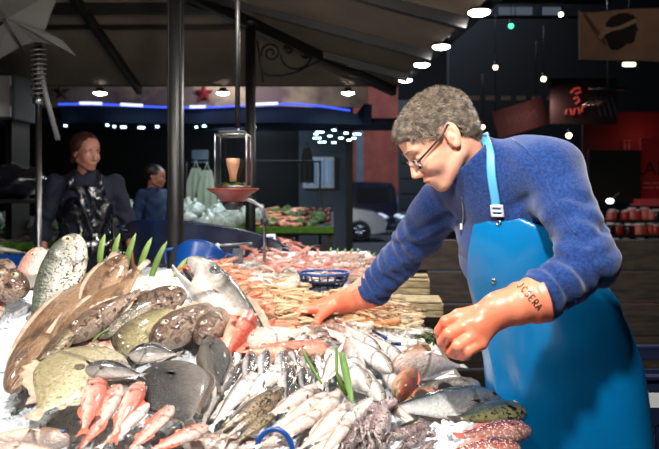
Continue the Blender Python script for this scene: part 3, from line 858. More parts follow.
# ---- skins
S_trout = fm('speckled_silver_skin', srgb(92,98,84), srgb(176,172,158), srgb(232,218,206), srgb(60,62,52), 60, (.56,.60), rough=.3)
S_brown = fm('brown_flatfish_skin', srgb(128,96,68), srgb(150,116,86), srgb(190,158,128), srgb(84,60,42), 9, (.52,.66), rough=.32, scl=.3, wr=.9)
S_grouper = fm('brown_grouper_skin', srgb(96,72,56), srgb(142,112,92), srgb(196,168,148), srgb(66,50,40), 16, (.54,.62), rough=.3, wr=.9)
S_dory = fm('pale_olive_skin', srgb(158,146,108), srgb(196,186,150), srgb(220,208,178), srgb(128,116,84), 40, (.58,.66), rough=.3, scl=.25, wr=.9)
S_pinkpale = fm('pale_pink_skin', srgb(214,160,142), srgb(236,200,184), srgb(245,226,214), None, rough=.25, scl=.2, wr=.35)
S_olive = fm('olive_green_skin', srgb(92,78,50), srgb(158,146,102), srgb(196,184,140), None, rough=.3, scl=.3, wr=.9)
S_black = fm('near_black_skin', srgb(20,19,19), srgb(34,31,30), srgb(96,88,82), srgb(86,82,78), 26, (.62,.72), rough=.4, scl=.35, coat=.12)
S_bream = fm('dark_bream_skin', srgb(34,34,36), srgb(104,100,98), srgb(186,178,170), None, rough=.2, scl=.4)
S_red = fm('red_mullet_skin', srgb(206,102,86), srgb(226,150,134), srgb(240,206,194), srgb(200,92,76), 18, (.58,.70), rough=.25, scl=.4)
S_gurnard = fm('red_gurnard_skin', srgb(190,72,54), srgb(216,110,84), srgb(240,186,160), None, rough=.3, scl=.3)
S_silver = fm('silver_black_back_skin', srgb(26,30,36), srgb(206,208,210), srgb(240,238,234), None, rough=.16, v1=.45, v2=.74, var=.2, scl=.15, coat=.8)
S_whiting = fm('white_silver_skin', srgb(84,76,74), srgb(210,204,198), srgb(236,230,224), None, rough=.2, v1=.55, v2=.9, var=.15, scl=.12)
S_rosy = fm('rosy_white_skin', srgb(164,110,98), srgb(224,192,178), srgb(240,222,212), None, rough=.22, v1=.5, v2=.95, var=.2, scl=.15)
S_spotted = fm('spotted_brown_skin', srgb(74,58,38), srgb(112,92,64), srgb(170,150,118), srgb(44,34,22), 40, (.5,.58), rough=.32, scl=.3)
S_hake = fm('hake_skin', srgb(62,62,60), srgb(176,170,162), srgb(228,220,212), None, rough=.2, v1=.5, v2=.86, var=.15, scl=.15)
S_bass = fm('bass_skin', srgb(48,54,60), srgb(206,208,208), srgb(246,244,240), None, rough=.18, v1=.46, v2=.86, var=.12, scl=.3)
S_green = fm('dark_green_skin', srgb(38,44,26), srgb(72,76,46), srgb(140,136,96), srgb(24,26,18), 20, (.52,.6), rough=.25, scl=.4)
S_redspot = fm('red_dotted_skin', srgb(94,34,32), srgb(142,64,58), srgb(196,140,128), srgb(238,214,204), 46, (.58,.62), rough=.25, scl=.3)
S_spotgrey = fm('dotted_dark_grey_skin', srgb(52,46,42), srgb(84,74,66), srgb(150,136,120), srgb(196,184,166), 60, (.58,.62), rough=.28, scl=.3)
S_orange = fm('orange_red_skin', srgb(146,72,44), srgb(186,112,74), srgb(226,170,134), srgb(96,96,52), 12, (.55,.65), rough=.28)
S_squid = fm('purple_grey_squid_skin', srgb(112,84,88), srgb(164,138,138), srgb(206,188,184), srgb(84,58,66), 50, (.54,.62), rough=.2, scl=.15, wr=.9, head=0)
S_cuttle = fm('white_squid_skin', srgb(232,220,208), srgb(244,236,226), srgb(250,246,240), None, rough=.25, scl=.1, head=0)
S_prawn = fm('orange_prawn_shell', srgb(222,122,82), srgb(236,150,112), srgb(244,196,164), srgb(206,90,62), 14, (.55,.65), rough=.25, scl=.15, head=0)
S_lang = fm('tan_langoustine_shell', srgb(212,138,84), srgb(226,168,116), srgb(238,206,164), None, rough=.3, scl=.2, head=0)
M_fin = pm('fin_membrane', srgb(190,166,146), srgb(150,126,108), scale=20, rough=.35)
M_findark = pm('dark_fin', srgb(58,48,44), srgb(84,70,60), scale=20, rough=.35)
M_finred = pm('red_fin', srgb(226,112,86), srgb(204,80,60), scale=20, rough=.35)
M_finpale = pm('pale_fin', srgb(226,214,204), srgb(196,180,170), scale=20, rough=.3)
M_iris = pm('fish_iris', srgb(196,186,160), srgb(120,108,84), scale=40, rough=.15)
M_irisd = pm('dark_fish_iris', srgb(84,84,86), srgb(50,50,52), scale=40, rough=.15)
M_pupil = pm('fish_pupil', G(.005), None, rough=.05, coat=1)
M_mouth = pm('fish_mouth', srgb(120,64,58), None, rough=.35)
M_mouthd = pm('dark_fish_mouth', srgb(30,22,22), None, rough=.35)

BE = .86                                                     # where the tail fin starts
def prof(t, pk, e, ph):
    a = np.clip(t/pk, 0, 1); b = np.clip((t-pk)/(1-pk), 0, 1)
    up = (1-(1-a)**2.0)**e
    dn = ph + (1-ph)*(1-b**1.6)*(1-.25*b)
    dn = ph + (1-ph)*np.cos(b*PI/2)**1.25
    return np.where(t < pk, up, dn)
class FK:
    """shape of one kind of fish, unit length"""
    def __init__(s, h=.2, w=.11, pk=.35, e=.6, ph=.18, bot=.5, gill=.24, bend=0.0, lat=0.0, open_=False, round_=1.0):
        s.h, s.w, s.pk, s.e, s.ph, s.bot, s.gill, s.bend, s.lat, s.open, s.round = h, w, pk, e, ph, bot, gill, bend, lat, open_, round_
    def sec(s, u):
        """centre z, half height, half width at u"""
        t = np.clip(u/BE, 0, 1)
        p = prof(t, s.pk, s.e, s.ph)
        wd = prof(t, min(s.pk, .3), s.e*.85, s.ph*.55)
        top = s.h*(1-s.bot)*p; bo = s.h*s.bot*p
        if s.open:
            m = 1-sstep(.10, .2, u); bo = bo*(1-m*.75)
        return (top-bo)/2, (top+bo)/2, s.w/2*wd
    def cz(s, u): return s.bend*4*((u-.45)**2)
    def cy(s, u): return s.lat*math.sin(u*PI*1.6)
    def pt(s, u, v, off=0.0, side=1):
        """surface point at u, dorsal coordinate v in -1..1"""
        c, hh, w = s.sec(np.array(u)); a = math.asin(max(-1, min(1, v)))
        return V(.5-u, s.cy(u)+side*(float(w)*math.cos(a)**s.round+off), float(c)+s.cz(u)+float(hh)*v)
def fish_body(K, nr=46, ns=24):
    us = np.concatenate([[0.0008, .006, .014], np.linspace(.026, BE, nr-3)])
    vs, uv, f = [], [], []
    for u in us:
        c, hh, w = K.sec(u)
        for k in range(ns):
            a = 2*PI*k/ns; sa = math.sin(a); ca = math.cos(a)
            g = K.gill - .05*(1-sa*sa)*-1 - .03*abs(sa)
            gf = 1 + .09*sstep(g-.12, g, u)*(1 if u < g else 0)*(abs(ca)**.5) if K.gill else 1
            y = w*math.copysign(abs(ca)**K.round, ca)*gf
            vs.append((.5-u, y+K.cy(u), c+K.cz(u)+hh*sa*(1+(gf-1)*.2))); gg = K.gill + .05*(1-sa*sa) - .03*abs(sa); uv.append((u/gg*.25 if u < gg else .25+(u-gg)/(1-gg)*.75, .5+.5*sa))
    n = len(us)
    for i in range(n-1):
        for k in range(ns):
            k2 = (k+1) % ns; f.append([i*ns+k, (i+1)*ns+k, (i+1)*ns+k2, i*ns+k2])
    vs.append((.5, K.cy(0), vs[0][2]*0+K.cz(0)+float(K.sec(0.0008)[0]))); uv.append((0, .5)); vs.append((.5-BE-.004, K.cy(BE), K.cz(BE)+float(K.sec(BE)[0]))); uv.append((1, .5))
    for k in range(ns):
        f.append([len(vs)-2, k, (k+1) % ns]); f.append([len(vs)-1, (n-1)*ns+(k+1) % ns, (n-1)*ns+k])
    return vs, f, uv
def fin_sheet(bp, tp, th=.004, rib=.003, rows=4):
    """ribbed fin between a base line and a tip line (dense point lists)"""
    bp = np.array(bp, float); tp = np.array(tp, float); n = len(bp)
    d = np.cross(tp[n//2]-bp[n//2], bp[-1]-bp[0]); d /= np.linalg.norm(d)+1e-9
    vs, uv, f = [], [], []
    for sd in (1, -1):
        for i in range(n):
            for j in range(rows+1):
                t = j/rows; w = th*(1-t*.75)/2*sd + rib*(1 if i % 2 else -1)*.5*(.3+t)
                vs.append(bp[i]*(1-t)+tp[i]*t+d*w); uv.append((t, i/(n-1)))
    R = rows+1; o = n*R
    for i in range(n-1):
        for j in range(rows):
            f.append([i*R+j, i*R+j+1, (i+1)*R+j+1, (i+1)*R+j]); f.append([o+i*R+j, o+(i+1)*R+j, o+(i+1)*R+j+1, o+i*R+j+1])
        f.append([i*R+rows, o+i*R+rows, o+(i+1)*R+rows, (i+1)*R+rows])
    for j in range(rows):
        f.append([j, o+j, o+j+1, j+1]); f.append([(n-1)*R+j, (n-1)*R+j+1, o+(n-1)*R+j+1, o+(n-1)*R+j])
    return vs, f, uv
def sheet_obj(name, bp, tp, mat, parent, **kw):
    v, f, uv = fin_sheet(bp, tp, **kw); return mesh_obj(name, v, f, mat, parent, True, uvs=uv)
def make_fish(kind, K, skin, fin, eye=(.085, .25, .012), tail=(.13, .45), dors=(.35, .78, .05), anal=(.5, .76, .035), pec=(.27, -.2, .10, .03), iris=None, mouth=(.0, -.25, .05), second=None, spiny=False, barbels=False, extra=None, mmat=None, rs=1):
    root = empty(kind, (0, 0, 0)); iris = iris or M_iris
    v, f, uv = fish_body(K); mesh_obj('body', v, f, skin, root, True, uvs=uv)
    for sd in (1, -1):
        u, vv, r = eye; c = K.pt(u, vv, -.25*r, sd)
        cy0 = K.cy(u)
        mb = MB(); mb.ball(c, (r*1.12, r*.62, r*1.12), 14, 8); mb.mi = 1; mb.ball(c+V(0, sd*r*.28, 0), (r*.58, r*.42, r*.58), 12, 6)
        mb.build('eye', [iris, M_pupil], root, True)
        if pec:
            u, vv, l, h = pec; bps, tps = [], []
            for i in range(7):
                t = i/6; b = K.pt(u, vv + (t-.5)*.25, .001, sd); bps.append(b)
                ll = l*(1-.5*t*t); tps.append(b + V(-ll, sd*(.25*ll+.006), -h*(t-.2)*1.1))
            sheet_obj('pectoral_fin', bps, tps, fin, root, rows=3)
    cz, hh, w = K.sec(BE); z0 = float(cz)+K.cz(BE); hh = float(hh)
    tl, sp = tail; bps, tps = [], []
    for i in range(11):
        t = i/10*2-1; bps.append((.5-BE+.008, K.cy(BE), z0+t*hh*.9))
        fork = tl*(.55+.45*abs(t)**1.3) if sp < .9 else tl*(1-.12*t*t)
        tps.append((.5-BE-fork, K.cy(BE)*1.1, z0 + t*tl*(sp if sp < .9 else .5)*1.0 + K.bend*.3))
    sheet_obj('tail_fin', bps, tps, fin, root)
    def edge_fin(name, u0, u1, hgt, top, n=13, spn=False):
        bps, tps = [], []
        for i in range(n):
            t = i/(n-1); u = u0+(u1-u0)*t; b = K.pt(u, .97 if top else -.97, 0, 1); b[1] = K.cy(u); bps.append(b)
            e = hgt*(math.sin(PI*min(1, (t*1.1+.12)))**.7 if t < .9 else .5)
            if spn and i % 2: e *= .55
            tps.append(b + V(-hgt*.45, 0, e if top else -e))
        sheet_obj(name, bps, tps, fin, root)
    if dors: edge_fin('dorsal_fin', *dors, True, spn=spiny)
    if second: edge_fin('dorsal_fin', *second, True)
    if anal: edge_fin('anal_fin', *anal, False)
    if mouth:
        mb = MB(); pts = []
        for t in np.linspace(-1, 1, 11):
            u = .004 + mouth[2]*abs(t); sd = 1 if t >= 0 else -1
            pts.append(K.pt(u, mouth[1] + .12*abs(t), .0006, sd) if abs(t) > .05 else V(.5-.0, 0, K.pt(.004, mouth[1])[2]))
        mb.tube(pts, [.0015]+[.003]*9+[.0015], 6, up=(0, 0, 1)); mb.build('mouth', mmat or M_mouth, root, True)
    if barbels:
        for sd in (1, -1):
            b = K.pt(.05, -.8, 0, sd); mb = MB(); mb.tube([b, b+V(-.03, sd*.006, -.02), b+V(-.08, sd*.012, -.02)], [.003, .0025, .001], 6); mb.build('barbel', fin, root, True)
    if extra: extra(root, K)
    root['proto'] = 1
    return root

protos_used = set()
def ymx(q):
    return 9 if q[0] > 262 or q[1] > 345 else 2.02 + .16*(345-q[1])/90
def place(proto, head, tail, dors=1, lift=0.0, lh=None, lt=None, face=.35, roll=0.0, label=None, cat='fish', group=None, hz=1.0, wy=1.0, depth=None, sink=0.0):
    """lay a copy on the ice with its snout and tail at two seen points"""
    if abs(head[0]-tail[0]) > .6*abs(head[1]-tail[1]): dors = -1 if head[0] > tail[0] else 1
    k = FISHK[proto.name.split('.')[0]] if proto.name.split('.')[0] in FISHK else (.1, )
    th = k[0]
    if depth: A = P(head[0], head[1], depth[0]); B = P(tail[0], tail[1], depth[1])
    else:
        L0 = .25
        for _ in range(2):
            A = surf(head[0], head[1], (lh if lh is not None else lift) + th*L0*.5*wy - sink); B = surf(tail[0], tail[1], (lt if lt is not None else lift) + th*L0*.5*wy - sink)
            if A[1] > ymx(head): A = P(head[0], head[1], ymx(head))
            if B[1] > ymx(tail): B = P(tail[0], tail[1], ymx(tail))
            L0 = np.linalg.norm(A-B)
    L = np.linalg.norm(A-B); X = (A-B)/L; c = (A+B)/2
    if not depth: hz *= max(.66, min(1, math.hypot(head[0]-tail[0], head[1]-tail[1])*c[1]/F/L)**.55)
    n = snorm(c[0], c[1]); cam_ = V(0, 0, CZ)-c; cam_ /= np.linalg.norm(cam_)
    n = n + face*cam_; n -= X*(n@X); n /= np.linalg.norm(n)
    y = n*dors; z = np.cross(X, y)
    M = np.stack([X, y, z], 1) @ Rx(roll)
    if proto.name in protos_used: r = dup(proto, label, group)
    else:
        r = proto; protos_used.add(proto.name)
        if label: r['label'] = label
        if group: r['group'] = group
    r['category'] = cat
    if 'proto' in r: del r['proto']
    r.location = tuple(c); r.rotation_mode = 'QUATERNION'; r.rotation_quaternion = Matrix(M.tolist()).to_quaternion(); r.scale = (L, L*wy, L*hz)
    if not label and 'label' not in r: r['label'] = proto.name
    return r
def lure(name, K, *a, **kw):
    FISHK[name] = (K.w,); return make_fish(name, K, *a, **kw)
FISHK = {}

# ---- the kinds
p_trout = lure('sea_trout', FK(.25, .14, .36, .52, .26, .5, .23), S_trout, M_findark, eye=(.085, .3, .030), tail=(.12, .42), second=(.66, .72, .025), dors=(.36, .48, .07), anal=(.6, .7, .05), pec=(.26, -.45, .09, .03))
p_flat = lure('brown_flatfish', FK(.50, .075, .45, .55, .16, .5, .2, round_=.8), S_brown, M_fin, eye=(.10, .35, .018), tail=(.12, .95), dors=(.08, .82, .07), anal=(.22, .82, .07), pec=(.25, -.05, .09, .03))
p_grouper = lure('grouper', FK(.34, .20, .30, .55, .22, .5, .30), S_grouper, M_fin, eye=(.12, .45, .030), tail=(.12, .95), dors=(.3, .76, .07), spiny=True, pec=(.32, -.3, .13, .05), mouth=(0, -.1, .11))
p_dory = lure('john_dory', FK(.66, .10, .45, .55, .10, .5, .28, round_=.8), S_dory, M_fin, eye=(.10, .42, .026), tail=(.10, .95), dors=(.25, .8, .10), spiny=True, anal=(.45, .8, .05), pec=(.33, -.05, .07, .03), mouth=(0, .0, .06),
    extra=lambda r, K: [MB().ball(K.pt(.42, .05, -.001, sd), (.04, .006, .04), 16, 6).build('dark_side_spot', M_findark, r, True) for sd in (1, -1)])
p_bream = lure('dark_bream', FK(.38, .15, .34, .55, .16, .46, .26), S_bream, M_findark, eye=(.105, .3, .036), iris=M_irisd, tail=(.15, .5), dors=(.28, .76, .06), spiny=True)
p_mullet = lure('red_mullet', FK(.24, .13, .28, .5, .22, .5, .22), S_red, M_finred, eye=(.085, .5, .024), tail=(.14, .5), dors=(.30, .42, .06), second=(.58, .68, .045), barbels=True)
p_turbot = lure('black_turbot', FK(.80, .10, .46, .55, .12, .5, .22, round_=.75), S_black, M_findark, eye=(.13, .25, .02), iris=M_irisd, tail=(.11, .95), dors=(.05, .83, .06), anal=(.2, .83, .06), pec=(.26, -.1, .12, .05))
p_gurnard = lure('red_gurnard', FK(.22, .18, .2, .45, .14, .45, .26), S_gurnard, M_finred, eye=(.11, .6, .018), tail=(.13, .5), pec=(.26, -.3, .22, .12), spiny=True)
p_small = lure('small_silver_fish', FK(.19, .11, .32, .6, .16, .55, .21), S_silver, M_finpale, eye=(.072, .25, .024), tail=(.15, .48), dors=(.42, .54, .045), mouth=(0, -.1, .035), mmat=M_mouthd)
p_whiting = lure('whiting', FK(.17, .11, .3, .6, .14, .52, .22), S_whiting, M_finpale, eye=(.08, .3, .020), tail=(.11, .42), dors=(.32, .46, .04), second=(.5, .76, .03))
p_rosy = lure('rosy_whiting', FK(.18, .12, .34, .55, .16, .52, .22, bend=.02), S_rosy, M_finpale, eye=(.08, .35, .017), tail=(.11, .42), dors=(.32, .74, .03))
p_spotted = lure('brown_spotted_fish', FK(.15, .11, .4, .6, .16, .5, .2, bend=-.02), S_spotted, M_findark, eye=(.07, .5, .010), tail=(.09, .4), dors=(.3, .8, .03))
p_hake = lure('hake', FK(.25, .17, .32, .55, .2, .5, .28, open_=True), S_hake, M_fin, eye=(.20, .35, .030), tail=(.08, .4), mouth=None, dors=(.38, .8, .04), iris=M_irisd)
def jaw(root, K):
    mb = MB(); pts = [V(.5-.24, 0, -.080), V(.5-.16, 0, -.095), V(.5-.07, 0, -.100), V(.5+.00, 0, -.092), V(.5+.012, 0, -.086)]
    mb.tube(pts, [.045, .040, .026, .014, .005], 14, flat=.42); mb.build('lower_jaw', S_whiting, root, True)
    mb = MB(); mb.ball((.5-.12, 0, -.055), (.075, .030, .018), 14, 8); mb.build('mouth', M_mouthd, root, True)
jaw(p_hake, None)
p_bass = lure('silver_bass', FK(.24, .13, .36, .6, .18, .55, .24), S_bass, M_findark, eye=(.09, .3, .020), tail=(.13, .48), dors=(.34, .5, .05), second=(.56, .7, .04), iris=M_irisd)
p_green = lure('dark_green_wrasse', FK(.34, .16, .32, .55, .24, .5, .26), S_green, M_findark, eye=(.10, .4, .022), tail=(.12, .95), dors=(.28, .78, .06), spiny=True)
p_redspot = lure('red_dotted_fish', FK(.30, .17, .34, .5, .22, .5, .28), S_redspot, M_finred, eye=(.10, .45, .016), tail=(.11, .95), dors=(.28, .78, .06), spiny=True)
p_spotgrey = lure('dotted_grey_fish', FK(.30, .12, .38, .55, .2, .5, .24), S_spotgrey, M_findark, eye=(.09, .4, .014), tail=(.11, .95), dors=(.22, .8, .05))
p_orange = lure('orange_rockfish', FK(.34, .2, .32, .5, .2, .5, .28), S_orange, M_finred, eye=(.11, .5, .02), tail=(.12, .95), spiny=True)
p_olive = lure('olive_fish', FK(.40, .20, .35, .5, .22, .5, .26), S_olive, M_fin, eye=(.1, .4, .016), tail=(.12, .95))
p_pink = lure('pale_pink_fish', FK(.40, .22, .34, .5, .2, .5, .3), S_pinkpale, M_finpale, eye=(.10, .4, .022), tail=(.12, .95))

def squid(name, skin, tn=8):
    root = empty(name); vs, f, uv = [], [], []; us = np.linspace(0, 1, 22); ns = 18
    for u in us:
        r = .085*(math.sin(min(1, (u*1.25+.02))*PI/2)**.7)*(1 if u < .8 else 1-.15*(u-.8)/.2); x = -.5 + u*.62
        for k in range(ns):
            a = 2*PI*k/ns; vs.append((x, r*.75*math.cos(a)+.006*math.sin(u*9), r*math.sin(a)+.01*math.sin(u*7))); uv.append((u, .5+.5*math.sin(a)))
    for i in range(len(us)-1):
        for k in range(ns): k2 = (k+1) % ns; f.append([i*ns+k, i*ns+k2, (i+1)*ns+k2, (i+1)*ns+k])
    f.append(list(range(ns))[::-1]); f.append([(len(us)-1)*ns+k for k in range(ns)])
    mesh_obj('mantle', vs, f, skin, root, True, uvs=uv)
    for sd in (1, -1):
        bps = [(-.46+.28*t, .01, sd*.04) for t in np.linspace(0, 1, 8)]; tps = [(-.46+.28*t, .025, sd*(.045+.095*math.sin(PI*t)**.8)) for t in np.linspace(0, 1, 8)]
        sheet_obj('side_fin', bps, tps, skin, root, th=.012, rib=.001)
    mb = MB(); mb.ball((.16, 0, 0), (.07, .045, .05), 14, 8); mb.build('head', skin, root, True)
    for sd in (1, -1):
        mb = MB(); mb.ball((.17, sd*.035, .012), (.022, .012, .022), 10, 6); mb.build('eye', M_pupil, root, True)
    for i in range(tn):
        a = 2*PI*i/tn; r = .028; pts = [(.2+.3*t*(1 if i % 3 else .8), r*math.cos(a)*(1+1.6*t)+.02*math.sin(5*t+i), r*math.sin(a)*(1+2.2*t)+.025*math.sin(4*t+2*i)) for t in np.linspace(0, 1, 8)]
        mb = MB(); mb.tube(pts, np.linspace(.016, .004, 8), 7); mb.build('tentacle', skin, root, True)
    FISHK[name] = (.14,); root['proto'] = 1; return root
p_squid = squid('squid', S_squid); p_cuttle = squid('small_white_squid', S_cuttle, 5)

def crust(name, skin, claws=False, curl=1.0):
    """prawn or langoustine: ringed tail, head shell, feelers, legs"""
    root = empty(name); vs, uv, f = [], [], []; n = 26; ns = 12
    cl = []
    for i in range(n):
        t = i/(n-1); a = t*1.9*curl; cl.append((.28-.62*t, 0, -.22*(t**2)*curl))
    for i, (x, y, z) in enumerate(cl):
        t = i/(n-1); r = (.075 if t < .4 else .07*(1-(t-.4)*.95))*(min(1, t*9+.25))
        if t > .4: r *= 1 + .10*(1-((t*14) % 1))
        for k in range(ns):
            a = 2*PI*k/ns; vs.append((x, r*.8*math.cos(a), z+r*math.sin(a))); uv.append((t, .5+.5*math.sin(a)))
    for i in range(n-1):
        for k in range(ns): k2 = (k+1) % ns; f.append([i*ns+k, (i+1)*ns+k, (i+1)*ns+k2, i*ns+k2])
    f.append(list(range(ns))); f.append([(n-1)*ns+k for k in range(ns)][::-1])
    mesh_obj('shell', vs, f, skin, root, True, uvs=uv)
    e = cl[-1]
    bps = [(e[0], (t-.5)*.06, e[2]) for t in np.linspace(0, 1, 7)]; tps = [(e[0]-.12+.03*abs(t-.5), (t-.5)*.2, e[2]-.05) for t in np.linspace(0, 1, 7)]
    sheet_obj('tail_fan', bps, tps, skin, root, th=.01)
    mb = MB()
    for sd in (1, -1): mb.tube([(.28, sd*.02, .02), (.42, sd*.07, .05), (.62, sd*.16, .0)], [.006, .004, .002], 4)
    mb.tube([(.26, 0, .04), (.40, 0, .075)], [.012, .002], 5); mb.build('feelers', skin, root, True)
    mb = MB()
    for i in range(4):
        for sd in (1, -1): mb.tube([(.16-.07*i, sd*.04, -.05), (.15-.07*i, sd*.09, -.10), (.19-.07*i, sd*.08, -.16)], [.008, .006, .003], 4)
    mb.build('legs', skin, root, True)
    mb = MB()
    for sd in (1, -1): mb.ball((.27, sd*.045, .03), .016, 8, 6)
    mb.build('eyes', M_pupil, root, True)
    if claws:
        for sd in (1, -1):
            mb = MB(); mb.tube([(.2, sd*.05, -.03), (.32, sd*.12, -.02), (.42, sd*.10, .0), (.58, sd*.07, .0), (.70, sd*.05, .0)], [.012, .016, .026, .024, .006], 7)
            mb.tube([(.52, sd*.09, .0), (.62, sd*.11, .0), (.70, sd*.07, .0)], [.014, .012, .003], 6); mb.build('claw', skin, root, True)
    FISHK[name] = (.15,); root['proto'] = 1; return root
p_prawn = crust('prawn', S_prawn); p_lang = crust('langoustine', S_lang, True, .5)

# ---- laid-out fish, each with its own words
def L_(p, h, t, lab, **k): return place(p, h, t, label=lab, **k)
# left heap
L_(p_grouper, (26,292), (-70,262), 'brown big-headed fish cut by the left edge, orange fin below its head', dors=-1, lift=.05, face=1.0)
L_(p_grouper, (9,262), (-60,330), 'dark brown fish behind the big-headed one at the left edge', dors=1, lift=.09, face=.8)
L_(p_mullet, (3,302), (-40,352), 'orange fish tucked under the big brown head at the left edge', dors=1, lift=.03, face=.8)
L_(p_pink, (40,247), (20,345), 'pinkish spotted fish peering head-up behind the tall speckled fish', dors=-1, depth=(2.20, 2.08), face=1.5, wy=.8, hz=.85)
L_(p_trout, (76,234), (27,366), 'tall speckled silver fish propped head-up in the left heap', dors=-1, depth=(2.00, 1.735), face=1.6, hz=1.2)
L_(p_flat, (8,392), (118,250), 'long brown flatfish leaning its tail on top of the left heap, snout on the ice', dors=-1, lh=.03, lt=.06, face=1.0, hz=.42)
L_(p_flat, (44,368), (150,258), 'brown flatfish lying across the middle of the left heap', dors=-1, lh=.05, lt=.07, face=1.0, hz=.42)
L_(p_flat, (124,255), (70,330), 'brown flatfish with its head under the green palm leaf', dors=1, lh=.10, lt=.07, face=.9, hz=.6)
L_(p_grouper, (186,292), (88,330), 'brown fish with a round eye below the white slab', dors=-1, lift=.06, face=1.1, hz=.9)
L_(p_grouper, (152,342), (240,296), 'broad brown fish head with two creases beside the hake', dors=-1, lh=.05, lt=.04, face=1.1, hz=.85)
L_(p_grouper, (198,340), (240,296), 'small brown fish wedged between the hake and the red gurnard', dors=1, lift=.04, face=.9)
L_(p_olive, (118,352), (178,300), 'olive green rounded fish above the black-faced bream', dors=-1, lift=.05, face=1.0, hz=1.2)
L_(p_pink, (48,350), (142,352), 'pale pink fish with creased gills below the brown flatfish', dors=-1, lift=.045, face=1.0, hz=.9)
L_(p_pink, (70,345), (150,318), 'pink-bellied fish squeezed between brown and olive fish', dors=-1, lift=.06, face=1.0, hz=.6)
L_(p_spotted, (26,382), (96,306), 'mottled narrow brown fish lying on the long brown flatfish', lift=.085, face=1.0, hz=.9)
L_(p_grouper, (66,340), (150,284), 'wrinkled brown fish lying on the middle of the left heap', lh=.10, lt=.09, face=1.0, hz=.7)
L_(p_spotgrey, (98,338), (168,292), 'dark dotted fish above the olive green one', lh=.09, lt=.08, face=1.0, hz=.8)
L_(p_dory, (108,350), (26,424), 'pale olive round flat fish with one dark spot, low in the left heap', dors=1, lift=.085, face=1.0, hz=.92)
L_(p_bream, (129,354), (184,354), 'black-faced bream with a large eye under the olive fish', dors=-1, lift=.12, face=1.1, hz=1.15)
L_(p_bream, (86,368), (148,376), 'dark bream facing left above the red mullets', dors=-1, lift=.13, face=1.1, hz=.9)
L_(p_bream, (146,392), (100,380), 'dark-tailed bream half hidden behind the red mullets', dors=1, lift=.10, face=.7)
L_(p_mullet, (99,380), (82,438), 'leftmost red mullet of the bunch on the ice', dors=1, lift=.10, hz=1.0)
L_(p_mullet, (120,386), (72,462), 'long red mullet in the middle of the bunch', dors=1, lift=.10, hz=.85)
L_(p_mullet, (141,384), (110,446), 'red mullet with its head beside the black turbot', dors=1, lift=.10, hz=.95)
L_(p_rosy, (150,404), (96,452), 'pale pink slender fish lying among the red mullets', dors=1, lift=.11)
L_(p_mullet, (173,406), (122,458), 'red mullet lying with its head on the black turbot', dors=1, lift=.12, hz=1.0)
L_(p_mullet, (208,426), (140,455), 'red mullet nearest the front, head pointing right', dors=-1, lift=.08, hz=1.0)
L_(p_turbot, (160,364), (194,432), 'black round turbot in the ice hollow', dors=-1, lh=.10, lt=.07, face=1.5, hz=.92)
L_(p_turbot, (211,338), (220,396), 'dark mottled flatfish standing edge-on right of the ice hollow', dors=1, lift=.06, face=1.3, hz=.40)
L_(p_hake, (187,259), (300,392), 'silver hake with its mouth wide open rising from the pile', dors=1, depth=(1.99,1.74), face=1.4, hz=1.0)
L_(p_gurnard, (247,314), (214,372), 'red gurnard with its snout up against the hake', dors=1, lh=.05, lt=.03, face=.9, hz=1.5)
L_(p_gurnard, (330,350), (228,352), 'red gurnard lying across, below the gloved hand', dors=-1, lift=.04, face=.7)
L_(p_pink, (246,346), (310,328), 'pale fish with red-edged jaw held by the gloved hand', dors=-1, lift=.03, face=.9, hz=1.0)
L_(p_gurnard, (236,332), (300,322), 'red fish under the pale fish in the gloved hand', dors=-1, lift=.03, face=.8)
# small silver fish standing in a bunch
sm = [((236,344),(228,392)),((243,362),(226,402)),((252,352),(246,398)),((258,368),(250,408)),((240,378),(216,410)),((266,350),(262,396)),((275,362),(270,408)),((283,350),(282,398)),((290,366),(286,410)),((297,350),(300,396)),((268,380),(256,420)),((304,366),(308,408)),((312,350),(322,392)),((296,384),(290,424)),((246,390),(226,424)),((318,372),(330,410)),((282,388),(270,424)),((232,364),(214,396)),((326,352),(342,388)),((260,340),(270,372)),((290,338),(300,372)),((314,388),(306,428)),((306,336),(318,362))]
for i, (h, t) in enumerate(sm):
    place(p_small, h, t, dors=1 if i % 3 else -1, lift=.03+.012*(i % 3), face=.7, roll=-(1 if i % 3 else -1)*rnd.uniform(.3, 1.0), hz=rnd.uniform(.95, 1.2), label='small silver fish with a black back in the bunch standing head-up', group='small silver fish bunched head-up')
L_(p_whiting, (231,366), (196,440), 'white slender fish right of the dark mottled flatfish', dors=1, lift=.035, hz=1.1)
L_(p_whiting, (256,374), (204,436), 'white fish lying just left of the brown spotted ones', dors=1, lift=.05, hz=1.2)
L_(p_whiting, (282,366), (222,418), 'white fish lying along the top of the brown spotted ones', dors=1, lift=.045, hz=1.2)
L_(p_spotted, (283,388), (208,438), 'brown spotted fish, uppermost of the three', dors=-1, lift=.065, hz=1.15, face=.5)
L_(p_spotted, (276,400), (216,444), 'brown spotted fish in the middle of the three', dors=-1, lift=.06, hz=1.1, face=.5)
L_(p_spotted, (273,411), (230,446), 'brown spotted fish, lowest of the three', dors=-1, lift=.055, hz=1.6, face=.5)
rz = [((318,386),(256,424),'beside the topmost brown spotted fish'),((330,394),(262,436),'second below the silver bunch'),((344,392),(276,446),'third below the silver bunch'),((352,404),(292,458),'just right of the blue handle'),((350,420),(312,468),'near the front left of the squid'),((330,376),(296,410),'under the green leaf blades'),((340,436),(288,470),'cut by the front edge right of the blue handle'),((322,412),(250,452),'running down behind the blue handle')]
for h, t, w_ in rz: L_(p_rosy, h, t, 'rosy white slender fish ' + w_, dors=rnd.choice((1, -1)), lift=rnd.uniform(.03, .055), hz=rnd.uniform(.95, 1.15))
